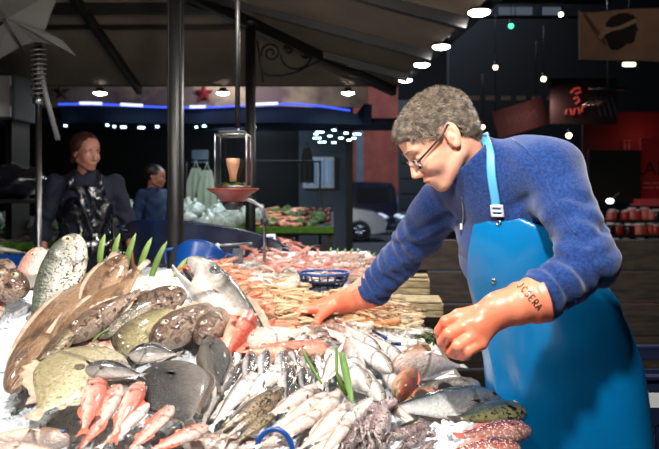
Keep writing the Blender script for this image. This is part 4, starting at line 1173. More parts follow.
wz = [((338,430),(384,388),'with a dark eye, head down beside the squid',1),((372,392),(318,340),'lying under the green leaf blades',-1),((392,372),(344,332),'with dark gill lines right of the leaf blades',1),((404,362),(362,330),'below the blue tag',1),((384,404),(352,356),'behind the squid, belly up',-1),((360,348),(322,326),'beside the gloved thumb',1),((402,392),(372,352),'left of the orange rockfish',1),((338,352),(318,392),'short and upright right of the silver bunch',-1),((356,386),(346,330),'standing behind the green leaf blades',1),((380,352),(340,322),'near the top of the white fish',-1),((410,376),(384,340),'with a thin dark back beside the orange rockfish',1)]
for h, t, w_, dd in wz: L_(p_whiting, h, t, 'white silvery fish ' + w_, dors=dd, lift=rnd.uniform(.03, .05), hz=rnd.uniform(1.1, 1.35), face=.5)
# pale roll at the front edge and pink flesh bottom left
L_(p_rosy, (182,446), (300,446), 'pale fish lying along the front edge of the stall', dors=1, lift=.03, hz=.9)
L_(p_rosy, (196,438), (270,440), 'pale fish just behind the one along the front edge', dors=-1, lift=.03)
L_(p_pink, (70,440), (-30,436), 'pink fish at the lower left corner, head right', dors=1, lift=.02, hz=.55)
L_(p_pink, (-10,452), (80,456), 'pink fish cut by the bottom edge at the lower left', dors=-1, lift=.03, hz=.6)
# squid
for h, t, w_ in [((352,449),(392,404),'leftmost of the front squid'),((372,458),(386,400),'second from the left'),((356,432),(368,400),'standing between two white fish'),((392,456),(432,428),'flat with its tail towards the ice'),((376,444),(428,424),'topmost, pointing right'),((338,462),(362,424),'front left, cut by the bottom edge'),((412,460),(436,440),'front right, cut by the bottom edge'),((392,414),(376,396),'small one behind the others')]:
    L_(p_squid, h, t, 'purple grey squid ' + w_, cat='squid', dors=1, lift=.035, roll=rnd.uniform(-.5, .5), hz=1.3, wy=1.3)
# right side
L_(p_pink, (393,366), (468,366), 'pale pink skinned fish tail piece near the wooden boards', dors=-1, lift=.03, hz=.7, wy=1.2)
L_(p_orange, (398,396), (418,362), 'orange rockfish standing on its head by the dotted fish', dors=-1, lift=.035, face=.7, hz=.95)
L_(p_orange, (396,402), (446,386), 'orange rockfish lying just above the silver bass', dors=-1, lift=.025, face=.5)
L_(p_spotgrey, (478,384), (404,392), 'dark dotted fish between the pale tail piece and the bass', dors=1, lift=.035, hz=.95)
L_(p_bass, (500,398), (374,410), 'large silver bass with a dark back reaching to the apron', dors=1, lift=.035, hz=1.05, face=.6, roll=.45)
L_(p_whiting, (384,402), (470,398), 'thin pale fish along the upper side of the silver bass', dors=-1, lift=.02)
L_(p_green, (523,410), (448,420), 'dark green fish with its head against the apron', dors=1, lift=.035, hz=1.0, face=.6)
L_(p_redspot, (529,430), (452,436), 'dark red fish with pale dots below the green fish', dors=1, lift=.03, hz=1.0, face=.6)
L_(p_redspot, (520,447), (432,458), 'dark red dotted fish cut by the bottom edge', dors=1, lift=.03, hz=1.1, face=.6)
L_(p_rosy, (380,398), (432,436), 'thin pink fish crossing below the silver bass', dors=1, lift=.04, hz=.7)
L_(p_orange, (428,350), (396,358), 'small orange fish at the edge of the white squid', dors=1, lift=.03)
# white slab behind
mb = MB(); c = P(155, 283, 2.28)
vs = []
mb.tube([c+V(-.075,0,-.055), c+V(-.05,0,-.02), c+V(0,0,0), c+V(.05,0,.012), c+V(.066,0,-.01)], [.02,.034,.04,.04,.022], 14, flat=1.0, up=(0,0,1))
o = mb.build('cuttlefish_body', S_cuttle, None, True); tag(o, 'smooth white cuttlefish body behind the brown fish heads', 'cuttlefish')
# orange prawns behind the hake; pink heap; langoustines in the middle
def scatter(proto, n, poly, L, label, group, cat, lift=(0, .03), hz=1.0, **k):
    x0, x1 = min(q[0] for q in poly), max(q[0] for q in poly); y0, y1 = min(q[1] for q in poly), max(q[1] for q in poly)
    def inside(x, y):
        c = False; j = len(poly)-1
        for i in range(len(poly)):
            xi, yi = poly[i]; xj, yj = poly[j]
            if (yi > y) != (yj > y) and x < (xj-xi)*(y-yi)/(yj-yi)+xi: c = not c
            j = i
        return c
    m = 0; tries = 0; cell = math.sqrt((x1-x0)*(y1-y0)/max(n, 1))*.45; done = []
    while m < n and tries < n*60:
        tries += 1; x = rnd.uniform(x0, x1); y = rnd.uniform(y0, y1)
        if not inside(x, y): continue
        if any(abs(x-a)+abs(y-b)*1.6 < cell for a, b in done) and tries < n*40: continue
        done.append((x, y)); a = k.get('ang', None); a = rnd.gauss(*a) if a else rnd.uniform(0, 2*PI)
        lf = rnd.uniform(*lift); c = surf(x, y, lf + FISHK[proto.name.split('.')[0]][0]*L*.4)
        dr = V(math.cos(a), math.sin(a), rnd.uniform(-.15, .2)); s = L*rnd.uniform(.85, 1.15)
        A = c + dr*s/2; B = c - dr*s/2
        nn = snorm(c[0], c[1]); X = (A-B)/np.linalg.norm(A-B)
        nn = nn - X*(nn@X); nn /= np.linalg.norm(nn); M = np.stack([X, np.cross(nn, X), nn], 1) @ Rx(rnd.uniform(-1.6, 1.6) if k.get('tumble', True) else PI/2)
        if proto.name in protos_used: r = dup(proto, label, group)
        else: r = proto; protos_used.add(proto.name); r['label'] = label; r['group'] = group
        if 'proto' in r: del r['proto']
        r['category'] = cat; r.location = tuple(c); r.rotation_mode = 'QUATERNION'; r.rotation_quaternion = Matrix(M.tolist()).to_quaternion(); r.scale = (s, s, s*hz); m += 1
scatter(p_prawn, 80, [(186,262),(236,256),(262,292),(268,306),(244,318),(216,276),(196,272)], .12, 'orange prawn in the heap right behind the hake', 'orange prawns behind the hake', 'prawn', lift=(.04, .09), ang=(.1, .35))
p_prawn2 = dup(p_prawn); p_prawn2.name = 'pink_prawn'; FISHK['pink_prawn'] = (.15,)
S_pp = fm('pink_prawn_shell', srgb(226,130,112), srgb(238,164,148), srgb(246,208,196), None, rough=.25, scl=.15, head=0)
for ch in p_prawn2.children:
    ch.data = ch.data.copy()
    if not ch.name.startswith('eyes'): ch.data.materials[0] = S_pp
scatter(p_prawn2, 130, [(240,244),(286,238),(330,256),(352,272),(340,276),(300,270),(268,272),(246,264)], .13, 'pink prawn in the far heap at the back of the stall', 'pink prawns at the back', 'prawn', lift=(.0, .07))
scatter(p_lang, 150, [(232,284),(262,276),(300,290),(352,298),(384,300),(402,318),(380,326),(330,312),(290,330),(262,318),(246,300)], .17, 'tan orange langoustine in the middle of the stall', 'langoustines in the middle', 'langoustine', lift=(.0, .035), ang=(-.5, .5))
scatter(p_cuttle, 110, [(352,304),(392,300),(414,318),(432,340),(428,352),(396,350),(360,336),(340,322)], .085, 'small white squid in the heap between the two gloves', 'small white squid by the gloves', 'squid', lift=(.0, .03))
p_c2 = dup(p_cuttle); p_c2.name = 'white_squid'; FISHK['white_squid'] = (.14,)
scatter(p_c2, 60, [(212,262),(262,258),(296,270),(300,286),(270,290),(238,284)], .14, 'white squid in the heap behind the langoustines', 'white squid behind the langoustines', 'squid', lift=(.01, .05))
p_c3 = dup(p_cuttle); p_c3.name = 'pink_cuttlefish'; FISHK['pink_cuttlefish'] = (.14,)
for ch in p_c3.children:
    ch.data = ch.data.copy()
    if not ch.name.startswith('eye'): ch.data.materials[0] = S_pinkpale
scatter(p_c3, 42, [(330,256),(352,250),(378,264),(372,276),(350,280),(336,270)], .16, 'pale pink cuttlefish at the far right end of the stall', 'pale pink cuttlefish at the far end', 'cuttlefish', lift=(.0, .05))
p_s2 = dup(p_small); p_s2.name = 'pale_little_fish'; FISHK['pale_little_fish'] = (.11,)
for ch in p_s2.children:
    if ch.name.startswith('body'): ch.data = ch.data.copy(); ch.data.materials[0] = S_rosy
scatter(p_s2, 40, [(300,322),(336,316),(356,330),(372,346),(336,342),(316,336)], .11, 'little pale pink fish in the heap below the far glove', 'little pale fish below the far glove', 'fish', lift=(.01, .03))

# ---- ice bed with chips, one uncountable mass
M_ice = pm('crushed_ice', srgb(238,242,246), srgb(222,230,238), scale=40, rough=.25, bump=.35, bscale=120, bdist=.003, coat=.15, sss=.0)
gx = np.linspace(-2.3, .39, 230); gy = np.linspace(1.03, 4.0, 230)
GX, GY = np.meshgrid(gx, gy, indexing='ij'); GZ = hs(GX, GY)
nzr = nrs.rand(*GX.shape); GZ = GZ + (nzr-.5)*.007 + .006*np.sin(GX*31+2*np.sin(GY*19))*np.sin(GY*27)
GZ = np.where((GX > .38) | (GX < -2.28) | (GY < 1.045) | (GY > 3.985), .885, GZ)
GZ = np.where((GX < -1.0) & (GY > 2.55), .880, GZ)
vi = lambda i, j: i*230+j
fs = [[vi(i,j), vi(i+1,j), vi(i+1,j+1), vi(i,j+1)] for i in range(229) for j in range(229)]
vs = np.stack([GX.ravel(), GY.ravel(), GZ.ravel()], 1).tolist()
for _ in range(4200):
    if rnd.random() < .75: px = rnd.uniform(-20, 500); py = rnd.uniform(325, 452)
    else: px = rnd.uniform(0, 420); py = rnd.uniform(250, 330)
    c = surf(px, py)
    if c[0] > .34: continue
    r = rnd.uniform(.004, .011); o = len(vs)
    q = [(1,0,0),(0,1,0),(-1,0,0),(0,-1,0),(0,0,1),(0,0,-1)]
    for w_ in q: vs.append([c[k]+r*(w_[k]*rnd.uniform(.6,1.2)+rnd.uniform(-.3,.3)) + (r*.3 if k == 2 else 0) for k in range(3)])
    fs += [[o,o+1,o+4],[o+1,o+2,o+4],[o+2,o+3,o+4],[o+3,o,o+4],[o+1,o,o+5],[o+2,o+1,o+5],[o+3,o+2,o+5],[o,o+3,o+5]]
ice = mesh_obj('crushed_ice', vs, fs, M_ice, None, False); tag(ice, 'crushed white ice bed under the fish on the stall', 'ice', kind='stuff')
# ================================================================== THE STALL AND THE MARKET
M_wood = pm('weathered_grey_wood', srgb(138,124,100), srgb(92,80,62), scale=6, rough=.75, stretch=(2, 14, 14), bump=.5, bscale=20)
M_wooddark = pm('dark_brown_wood', srgb(58,48,40), srgb(34,28,24), scale=5, rough=.7, stretch=(2, 10, 10), bump=.4, bscale=16)
M_woodred = pm('reddish_brown_wood', srgb(96,52,40), srgb(66,36,30), scale=5, rough=.6, stretch=(2, 10, 10))
M_crate = pm('tan_crate_wood', srgb(196,178,140), srgb(142,124,92), scale=7, rough=.75, stretch=(3, 12, 12), bump=.4, bscale=24)
M_iron = pm("black_painted_iron", srgb(13,12,12), srgb(20,19,18), scale=30, rough=.45)
M_cream = pm('cream_canopy_board', srgb(138,122,106), srgb(120,106,92), scale=2.5, rough=.8)
M_asph = pm('wet_asphalt', srgb(52,54,58), srgb(34,35,38), scale=3, rough=.55, bump=.3, bscale=50)
M_brick = None
M_dkblue = pm('dark_blue_plastic', srgb(8,22,54), srgb(12,30,68), scale=20, rough=.35)
M_blue = pm('blue_plastic', srgb(14,66,138), None, rough=.3)
M_steel = pm('steel', srgb(150,152,156), None, rough=.3, metal=1)
M_green = pm('leaf_green', srgb(96,132,52), srgb(58,96,34), scale=6, rough=.5)
M_leaf2 = pm('pale_leaf', srgb(122,148,72), srgb(88,116,50), scale=9, rough=.45)
M_turf = pm('green_turf', srgb(86,128,34), srgb(54,96,24), scale=50, rough=.9)
M_dark = pm('dark_wall', srgb(12,12,13), srgb(8,8,9), scale=2, rough=.8)
M_greyw = pm('grey_render', srgb(92,102,112), srgb(78,88,98), scale=1.5, rough=.8)
M_redbrick = pm('red_brick_wall', srgb(140,66,50), srgb(116,52,40), scale=2, rough=.8)
M_red = pm('red_panel', srgb(96,14,16), srgb(74,10,12), scale=1, rough=.6)
M_bluec = pm('blue_awning_cloth', srgb(20,40,74), srgb(14,28,56), scale=1, rough=.7)
E_lamp = em('lit_lamp', (1, .97, .9, 1), 30)
E_neon = em('blue_neon', (.04, .1, 1, 1), 1.6)
E_neonw = em('white_neon', (.75, .8, 1, 1), 1.6)
E_bulb = em('warm_bulb', (1, .85, .55, 1), 8)
E_green = em('green_bulb', (.05, 1, .35, 1), 5)
E_cool = em('cool_panel_light', (.6, .9, 1, 1), 6)

def struct(o): o['kind'] = 'structure'; return o
# ground
mb = MB(); mb.box((0, 15, -.05), (60, 40, .1)); struct(mb.build('floor', M_asph))
mb = MB(); mb.box((0, 30.2, 5), (60, .3, 10)); struct(mb.build('wall_back', M_dark))

LP_RAIL = 9; LP_REAR = 4
# ---- fish stall table
t = empty('stall_table', (-.95, 2.7, 0), 'long wooden market stall table carrying the ice and the fish', 'table')
bo = V(-.95, 2.7, 0)
mb = MB()
for i in range(13):
    y = 1.02 + i*.229 + .112; mb.box(V(-.95, y, .872)-bo, (2.70, .222, .03), None, .003)
mb.build('tabletop', M_wood, t)
for x in (-2.2, -.95, .33):
    for y in (1.12, 2.5, 3.92):
        mb = MB(); mb.box(V(x, y, .43)-bo, (.07, .07, .855), None, .004); mb.build('leg', M_wooddark, t)
mb = MB()
for i in range(7):
    mb.box(V(.385, 2.51, .16+i*.105)-bo, (.016, 2.95, .09), None, .003)
mb.build('side_boards', M_wooddark, t)
# dark planked board beyond, behind the arm
t = empty('board_fence', (1.28, 3.35, 0), 'dark brown planked board standing behind the blue apron', 'fence')
for i in range(7):
    mb = MB(); mb.box((rnd.uniform(-.01,.01), 0, .09+i*.17), (1.75, .03, .160), None, .004); mb.build('plank', M_wooddark, t)
for x in (-.8, .8):
    mb = MB(); mb.box((x, .04, .61), (.07, .05, 1.22), None, .003); mb.build('post', M_wooddark, t)
# tan wooden crates on the stall
def crate(c, w, d, h, lab, rz, peak=False):
    r = empty('wooden_crate', c, lab, 'crate', None); r.rotation_euler = (0, 0, rz)
    for s_ in (-1, 1):
        for k in range(2):
            mb = MB(); mb.box((0, s_*d/2, h*(.25+.5*k)), (w, .008, h*.42), None, .0015); mb.build('slat', M_crate, r)
            mb = MB(); mb.box((s_*w/2, 0, h*(.25+.5*k)), (.008, d, h*.42), None, .0015); mb.build('slat', M_crate, r)
    mb = MB(); mb.box((0, 0, .006), (w, d, .008)); mb.build('base', M_crate, r)
    mb = MB()
    for k in range(4): mb.box((0, -d/2+d*(k+.5)/4, h+.004+(.012 if peak and k in (1, 2) else 0)), (w*.98, d/4*.8, .009), None, .002)
    mb.build('lid', M_crate, r)
    return r
crate(V(.325, 2.62, .945), .26, .16, .055, 'pale wooden crate nearest the gloved hand, on the stall edge', -.1)
crate(V(.33, 2.92, .985), .24, .15, .06, 'pale wooden crate with a raised lid behind the nearer crate', -.12, True)
crate(V(.18, 2.78, .975), .16, .16, .05, 'small pale crate half hidden under the blue sleeve', .3)
# samphire
mb = MB()
for _ in range(90):
    c = P(rnd.uniform(418,444), rnd.uniform(318,342), 2.15); c[2] = .93+rnd.uniform(0,.03); a = rnd.uniform(0, 2*PI)
    mb.tube([c, c+V(.02*math.cos(a), .02*math.sin(a), rnd.uniform(0,.012)), c+V(.045*math.cos(a+.3), .045*math.sin(a+.3), rnd.uniform(-.004,.02))], [.003,.003,.0015], 5)
o = mb.build('samphire', pm('dark_seaweed', srgb(96,106,62), srgb(58,70,38), scale=20, rough=.5), None, True); tag(o, 'green samphire sprigs spilled beside the near glove', 'samphire', kind='stuff')

# ---- palm leaves
def leaf_blade(a, b, w, mat, parent=None, name='leaflet', curve=.02):
    a, b = np.array(a), np.array(b); d = b-a; L = np.linalg.norm(d); d /= L
    s_ = np.cross(d, V(0, -1, .2)); s_ /= np.linalg.norm(s_); n = np.cross(s_, d)
    vs, f = [], []; m = 9
    for i in range(m):
        t = i/(m-1); c = a + (b-a)*t + n*curve*math.sin(PI*t); ww = w*(.35+1.3*t)*(1-t)**.55*1.15 + .0006
        for (x, h) in ((-1, .25), (0, -.12), (1, .25)): vs.append(c + s_*ww*x*.5 + n*ww*h)
        vs.append(c + n*(-.12*ww-.0015))
    for i in range(m-1):
        o = i*4
        f += [[o,o+1,o+5,o+4],[o+1,o+2,o+6,o+5],[o+2,o+3,o+7,o+6],[o+3,o,o+4,o+7]]
    f += [[0,3,2,1],[(m-1)*4,(m-1)*4+1,(m-1)*4+2,(m-1)*4+3]]
    return mesh_obj(name, vs, f, mat, parent, True)
def frond(label, stem_px, tips, d, w, mat, group=None):
    base = P(*stem_px[0], d); r = empty('palm_leaf', base, label, 'leaf', group)
    pts = [P(x, y, d)-base for x, y in stem_px]; mb = MB(); mb.tube(pts, np.linspace(.005, .002, len(pts)), 6); mb.build('stem', mat, r, True)
    for (bx, by), (tx, ty) in tips: leaf_blade(P(bx, by, d)-base, P(tx, ty, d+.02)-base, w, mat, r)
frond('green palm leaf with upright leaflets behind the left heap', [(64,276),(90,274),(124,282),(160,290),(180,292)],
      [((80,276),(81,232)),((101,274),(105,234)),((112,280),(120,233)),((124,284),(136,233)),((137,284),(152,237)),((148,290),(167,241)),((172,288),(187,258)),((60,276),(58,246))], 2.26, .027, M_leaf2)
frond('pale palm leaf fanning out at the far end of the stall', [(328,262),(344,266),(362,268),(384,268)],
      [((330,262),(331,247)),((335,263),(338,248)),((340,264),(346,248)),((346,265),(353,248)),((352,266),(361,249)),((358,267),(369,250)),((364,268),(376,252)),((370,268),(383,252)),((376,268),(390,251)),((382,268),(396,250))], 3.9, .022, M_leaf2)
for i, (a, b, w_) in enumerate([((352,402),(341,350),.022), ((347,396),(336,374),.013), ((322,384),(302,350),.010), ((337,376),(336,346),.010), ((112,330),(92,342),.016), ((420,416),(398,426),.008)]):
    c0 = surf(a[0], a[1], .10); c1 = surf(b[0], b[1], .15)
    r = leaf_blade(c0, c1, w_*.9, M_green, None, 'leaf_blade', .006)
    tag(r, ['broad green leaf blade stuck upright in the white fish', 'short green leaf blade left of the broad one', 'thin dark green leaf blade leaning over the silver bunch', 'tiny green blade tip above the broad leaf blade', 'green leaf scrap on the brown fish in the left heap', 'thin green blade on the ice below the silver bass'][i], 'leaf')
# blue things on the fish
c = surf(274, 456, .04); mb = MB()
mb.tube([c + V(.034*math.cos(t), .02*math.sin(t)*.6, .044*math.sin(t)) for t in np.linspace(-.35, PI+.35, 22)], .0052, 10)
tag(mb.build('tub_handle', M_blue, None, True), 'curved blue plastic handle at the front edge', 'handle')
c = surf(58, 446, .03); mb = MB(); mb.tube([c, c+V(.004,0,.02), c+V(.012,.0,.03)], [.006,.006,.003], 8)
tag(mb.build('plastic_clip', M_blue, None, True), 'tiny blue clip on the pink fish at the lower left', 'clip')
def tagcard(px, py, d, w, h, lab, ink=True, stick=True):
    c = P(px, py, d); r = empty('price_tag', c, lab, 'price tag'); mb = MB(); mb.box((0,0,0), (w, .003, h), Rz(.2) @ Rx(-.3), .0005); mb.build('card', M_white, r)
    if ink:
        mb = MB(); mb.box((0,-.0035,.0), (w*.55, .001, h*.4), Rz(.2) @ Rx(-.3)); mb.build('blue_print', M_blue, r)
    if stick:
        mb = MB(); mb.tube([(0, .003, -h/2), (0, .01, -h/2-.07)], .002, 6); mb.build('stick', M_steel, r)
tagcard(271, 238, 3.9, .055, .05, 'white card with a blue mark on the pink prawns by the steel pipe')
tagcard(262, 284, 3.1, .03, .035, 'small white card between the prawns and the white squid')
for (a, b, lab) in (((373,331),(386,338),'blue and white pen lying on the white squid'), ((391,344),(401,344),'short dark blue pen right of the yellow patch')):
    c0, c1 = surf(*a, .06), surf(*b, .06); r = empty('pen', c0, lab, 'pen'); d_ = c1-c0
    MB().tube([V(0,0,0), d_*.7], .0045, 8).build('barrel', M_dkblue, r, True); MB().tube([d_*.7, d_], .0052, 8).build('cap', M_blue, r, True)
# oval blue basket with little fish
c = surf(324, 280, .06); r = empty('oval_basket', c, 'dark blue oval basket of little fish behind the far glove', 'basket')
ov = lambda a, s_, z: V(.105*math.cos(a)*s_, .085*math.sin(a)*s_, z)
for s_, z, n_ in ((1, .03, 'rim'), (.9, 0, 'middle_ring'), (.72, -.03, 'base_ring')):
    mb = MB(); mb.tube([ov(a, s_, z) for a in np.linspace(0, 2*PI, 33)[:-1]], .006, 8, closed=True); mb.build(n_, M_blue if n_ == 'rim' else M_dkblue, r, True)
for k in range(18):
    a = 2*PI*k/18; mb = MB(); mb.tube([ov(a, .72, -.03), ov(a, .9, 0), ov(a, 1, .03)], .0035, 5); mb.build('rib', M_dkblue, r, True)
mb = MB(); mb.lathe((0,0,-.034), [(0,0),(.07,0),(.075,.004)], 20); mb.build('base', M_dkblue, r, True)
for k in range(14):
    q = dup(p_s2, 'little pale fish lying in the blue oval basket', 'little fish in the blue basket'); q['category'] = 'fish'
    a = rnd.uniform(0, 2*PI); q.location = tuple(c + V(rnd.uniform(-.05,.05), rnd.uniform(-.04,.04), .005+.002*k)); q.rotation_mode = 'XYZ'; q.rotation_euler = (PI/2, 0, a); q.scale = (.1,.1,.1)

# ---- poles, canopy, lamps
def pole(px, d, r, ytop, lab, ybot=0, cat='post'):
    x = (px-CX)/F*d; z1 = CZ-(ytop-HY)/F*d
    t = empty('canopy_post', (x, d, 0), lab, cat)
    MB().cyl((0,0,0), (0,0,z1), r, 20).build('shaft', M_iron, t, True, None)
    MB().lathe((0,0,0), [(0,0),(r*2.2,0),(r*2.2,.02),(r*1.3,.05),(r,.06)], 20).build('foot', M_iron, t, True)
    MB().lathe((0,0,z1-.03), [(r*1.01,0),(r*1.5,.01),(r*1.5,.03),(r,.05),(0,.05)], 20).build('collar', M_iron, t, True)
    mb = MB()
    for s_ in (-1, 1): mb.box((s_*r*.72, -r*.72, z1/2), (.006, .006, z1*.98), Rz(.78))
    mb.build('edge_strip', M_iron, t)
    return t
pole(175.5, 3.0, .038, -60, 'thick black canopy post rising from the left part of the stall')
pole(250.5, 4.95, .040, 22, 'slimmer black canopy post with a scrolled bracket, behind the hanging lantern')
EZ = 2.45; SL = .27
C0 = V(.63, 6.2, EZ)
can = empty('market_canopy', C0, 'dark framed market canopy with cream boards over the stall', 'canopy')
def beam(name, a, b, w, h, mat=M_iron):
    a = np.array(a, float); b = np.array(b, float); d = b-a; L = np.linalg.norm(d); x = d/L; y = np.cross(V(0,0,1), x); y /= np.linalg.norm(y); z = np.cross(x, y)
    mb = MB(); mb.box((a+b)/2 - C0, (L, w, h), np.stack([x, y, z], 1), .004); return mb.build(name, mat, can)
NR = V(1.03, .4, EZ)                                            # near end of the right gutter
rail = lambda Y: V(NR[0] + (C0[0]-NR[0])*(Y-NR[1])/(C0[1]-NR[1]), Y, EZ)
beam('eave_beam', C0 + V(.03,0,.05), (-5.2, 6.2, EZ+.05), .07, .09)
beam('gutter_rail', C0 + V(.04,0,.06), NR + V(.04,0,.06), .13, .09)
# hip ridge
hip = lambda t_: C0 + V(-t_, -t_, SL*t_)
beam('hip_beam', hip(0)-V(0,0,.04), hip(2.6)-V(0,0,.04), .06, .10)
rear = lambda X, k: V(X, 6.2-k, EZ+SL*k)
for X in (-1.84, -3.2, -4.6): beam('rafter', rear(X, 0)-V(0,0,.04), rear(X, 2.3)-V(0,0,.04), .05, .08)
beam('purlin', rear(-.55, 1.14)-V(0,0,.02), rear(-5.2, 1.14)-V(0,0,.02), .03, .035)
beam('purlin', rear(-.8, 1.42)-V(0,0,.03), rear(-5.2, 1.42)-V(0,0,.03), .08, .07)
for Y in (5.5, 4.62, 3.72, 2.8, 1.9, 1.0):
    a = rail(Y); beam('rafter', a-V(0,0,.03), a+V(-2.4, 0, SL*2.4-.03), .055, .085)
def panel(name, pts):
    pts = [np.array(q, float)-C0 for q in pts]; n = np.cross(pts[1]-pts[0], pts[2]-pts[0]); n /= np.linalg.norm(n); n *= .02*(1 if n[2] > 0 else -1)
    m = len(pts); v = pts + [q+n for q in pts]; f = [list(range(m))[::-1], list(range(m, 2*m))] + [[i, (i+1) % m, m+(i+1) % m, m+i] for i in range(m)]
    return mesh_obj(name, v, f, M_cream, can, False)
panel('roof_board', [C0, (-5.2, 6.2, EZ), (-5.2, 3.8, EZ+SL*2.4), hip(2.4)])
panel('roof_board', [C0, hip(2.4), NR+V(-2.07-.33, 0, SL*2.4), NR])
panel('roof_board', [hip(2.4), (-5.2, 3.8, EZ+SL*2.4), (-5.2, .4, EZ+SL*2.4), NR+V(-2.4, 0, SL*2.4)])
# scroll bracket between post and hip beam
hd = V(1, 1, -SL)/math.sqrt(2+SL*SL)
pb = V((250.5-CX)/F*4.95, 4.95, 0)
def bpt(px, py):                                                # point of the hip's vertical plane seen at a pixel
    k = (px-CX)/F; t_ = (pb[0]-k*pb[1])/(k-1); Y = pb[1]+t_; return V(k*Y, Y, CZ-(py-HY)/F*Y)
sb = empty('scroll_bracket', bpt(256, 60), 'black wrought iron scroll bracket beside the slimmer post', 'bracket'); so = bpt(256, 60)
def spiral(cx_, cy_, r0, r1, a0, turns, sq=1.0):
    return [bpt(cx_+(r0+(r1-r0)*t_)*math.cos(a0+turns*2*PI*t_), cy_+(r0+(r1-r0)*t_)*math.sin(a0+turns*2*PI*t_)*sq)-so for t_ in np.linspace(0, 1, 34)]
for nm, pts in (('large_scroll', spiral(271, 53, 10, 2.0, PI*.9, 1.7)), ('middle_scroll', spiral(288.5, 49.5, 5, 1.2, PI*1.0, 1.6)), ('outer_scroll', spiral(305, 53, 5.5, 1.2, 0.0, 1.6)),
                ('lower_curve', [bpt(281+15*math.cos(a)+15, 55+14*math.sin(a))-so for a in np.linspace(PI, .0, 20)]),
                ('sweep', [bpt(x, y)-so for x, y in ((261,73),(270,75.5),(282,75.5),(294,73),(303,69),(312,64),(322,60),(330,59))]),
                ('side_bar', [bpt(257, 40)-so, bpt(263, 82)-so])):
    MB().tube(pts, .009, 7).build(nm, M_iron, sb, True)
# lamps: shades with bulbs on the rail and the eave beam
def lamp(c, lab, grp, power, down=.05):
    r = empty('canopy_lamp', c, lab, 'lamp', grp)
    MB().lathe((0,0,-down), [(.030,.05),(.035,.035),(.055,.015),(.075,0),(.070,-.002),(.05,.012),(.0,.02)], 18).build('shade', M_iron, r, True)
    MB().ball((0,0,-down-.002), (.060,.060,.020), 16, 8).build('bulb', E_lamp, r, True)
    if power:
        l = bpy.data.lights.new('lamp_or_fill', 'AREA'); l.shape = 'DISK'; l.size = .14; l.energy = power; l.color = (1, .95, .88); o = bpy.data.objects.new('lamp_or_fill', l); link(o, r); o.location = (0,0,-down-.03)
for i, (Y, lab) in enumerate(((3.56,'lit lamp on the right canopy rail, nearest and highest'),(4.42,'lit lamp on the right canopy rail, second from the front'),(5.05,'lit lamp on the right canopy rail, third from the front'),(5.75,'lit lamp on the right canopy rail, last before the corner'))):
    lamp(rail(Y)+V(.02,0,.04), lab, None, LP_RAIL)
for px, lab in ((100,'lit lamp on the rear canopy beam above the woman'),(223,'lit lamp on the rear canopy beam left of the hanging rod'),(348,'lit lamp on the rear canopy beam right of the scroll bracket')):
    lamp(V((px-CX)/F*6.1, 6.1, EZ-.025), lab, None, LP_REAR)
# ---- hanging glass lantern and gooseneck pipe
d = 2.75; r = empty('hanging_lantern', P(233, 190, d), 'glass-sided hanging lantern on a black rod above the prawns', 'lantern'); lo = P(233, 190, d); q = lambda x, y, dd=0: P(x, y, d+dd)-lo
MB().tube([q(237.5, -40), q(237.5, 128)], .011, 10).build('rod', M_iron, r, True)
MB().tube([q(237.5, 126), q(238.5, 131), q(237, 136)], .005, 8).build('hook', M_steel, r, True)
hw = .066; 
for sx in (-1, 1):
    for sy in (-1, 1): MB().tube([V(sx*hw, sy*hw, .015), V(sx*hw, sy*hw, .235)], .0035, 6).build('frame_bar', M_steel, r, True)
mb = MB()
for z in (.015, .235):
    mb.tube([V(-hw,-hw,z), V(hw,-hw,z), V(hw,hw,z), V(-hw,hw,z)], .004, 6, closed=True)
mb.build('frame_ring', M_steel, r, True)
mb = MB(); mb.box((0,0,.245), (.11,.11,.014), None, .004); mb.build('top_plate', M_iron, r)
M_pane = pm('lantern_glass', G(1), None, rough=.03, trans=1)
for k in range(4): mb = MB(); mb.box(Rz(k*PI/2) @ V(0, hw, .125), (.124,.0016,.21), Rz(k*PI/2)); mb.build('pane', M_pane, r)
MB().lathe((0,0,.035), [(0,0),(.014,0),(.016,.03),(.028,.075),(.030,.10),(.0,.10)], 16).build('candle', pm('peach_wax', srgb(236,178,140), None, rough=.4, sss=.1), r, True)
MB().tube([V(.05*math.cos(a), .05*math.sin(a), .022+.006*math.sin(5*a)) for a in np.linspace(0, 2*PI, 30)[:-1]], .007, 8, closed=True).build('gold_wreath', pm('gold_green_wreath', srgb(190,180,96), srgb(90,110,50), scale=30, rough=.25, metal=.5), r, True)
MB().lathe((0,0,-.05), [(0,0),(.05,.0),(.075,.03),(.112,.052),(.112,.058),(.07,.05),(0,.05)], 20).build('red_tray', pm('dark_red_tray', srgb(110,42,36), None, rough=.4), r, True)
MB().lathe((0,0,-.085), [(0,0),(.03,0),(.045,.02),(.045,.04),(0,.04)], 16).build('hub', M_iron, r, True)
pd = 2.9; r = empty('gooseneck_pipe', P(264, 262, pd), 'grey bent steel pipe coming down beside the prawns', 'pipe'); lo = P(264, 262, pd)
MB().tube([P(x, y, pd)-lo for x, y in ((238,197),(246,199),(254,202),(260,206),(263.5,212),(264.5,222),(264.5,240),(264.5,262))], .008, 10).build('pipe', M_steel, r, True)
MB().lathe(P(264.5, 222, pd)-lo, [(0,-.015),(.018,-.015),(.018,.015),(0,.015)], 14).build('joint', M_iron, r, True)
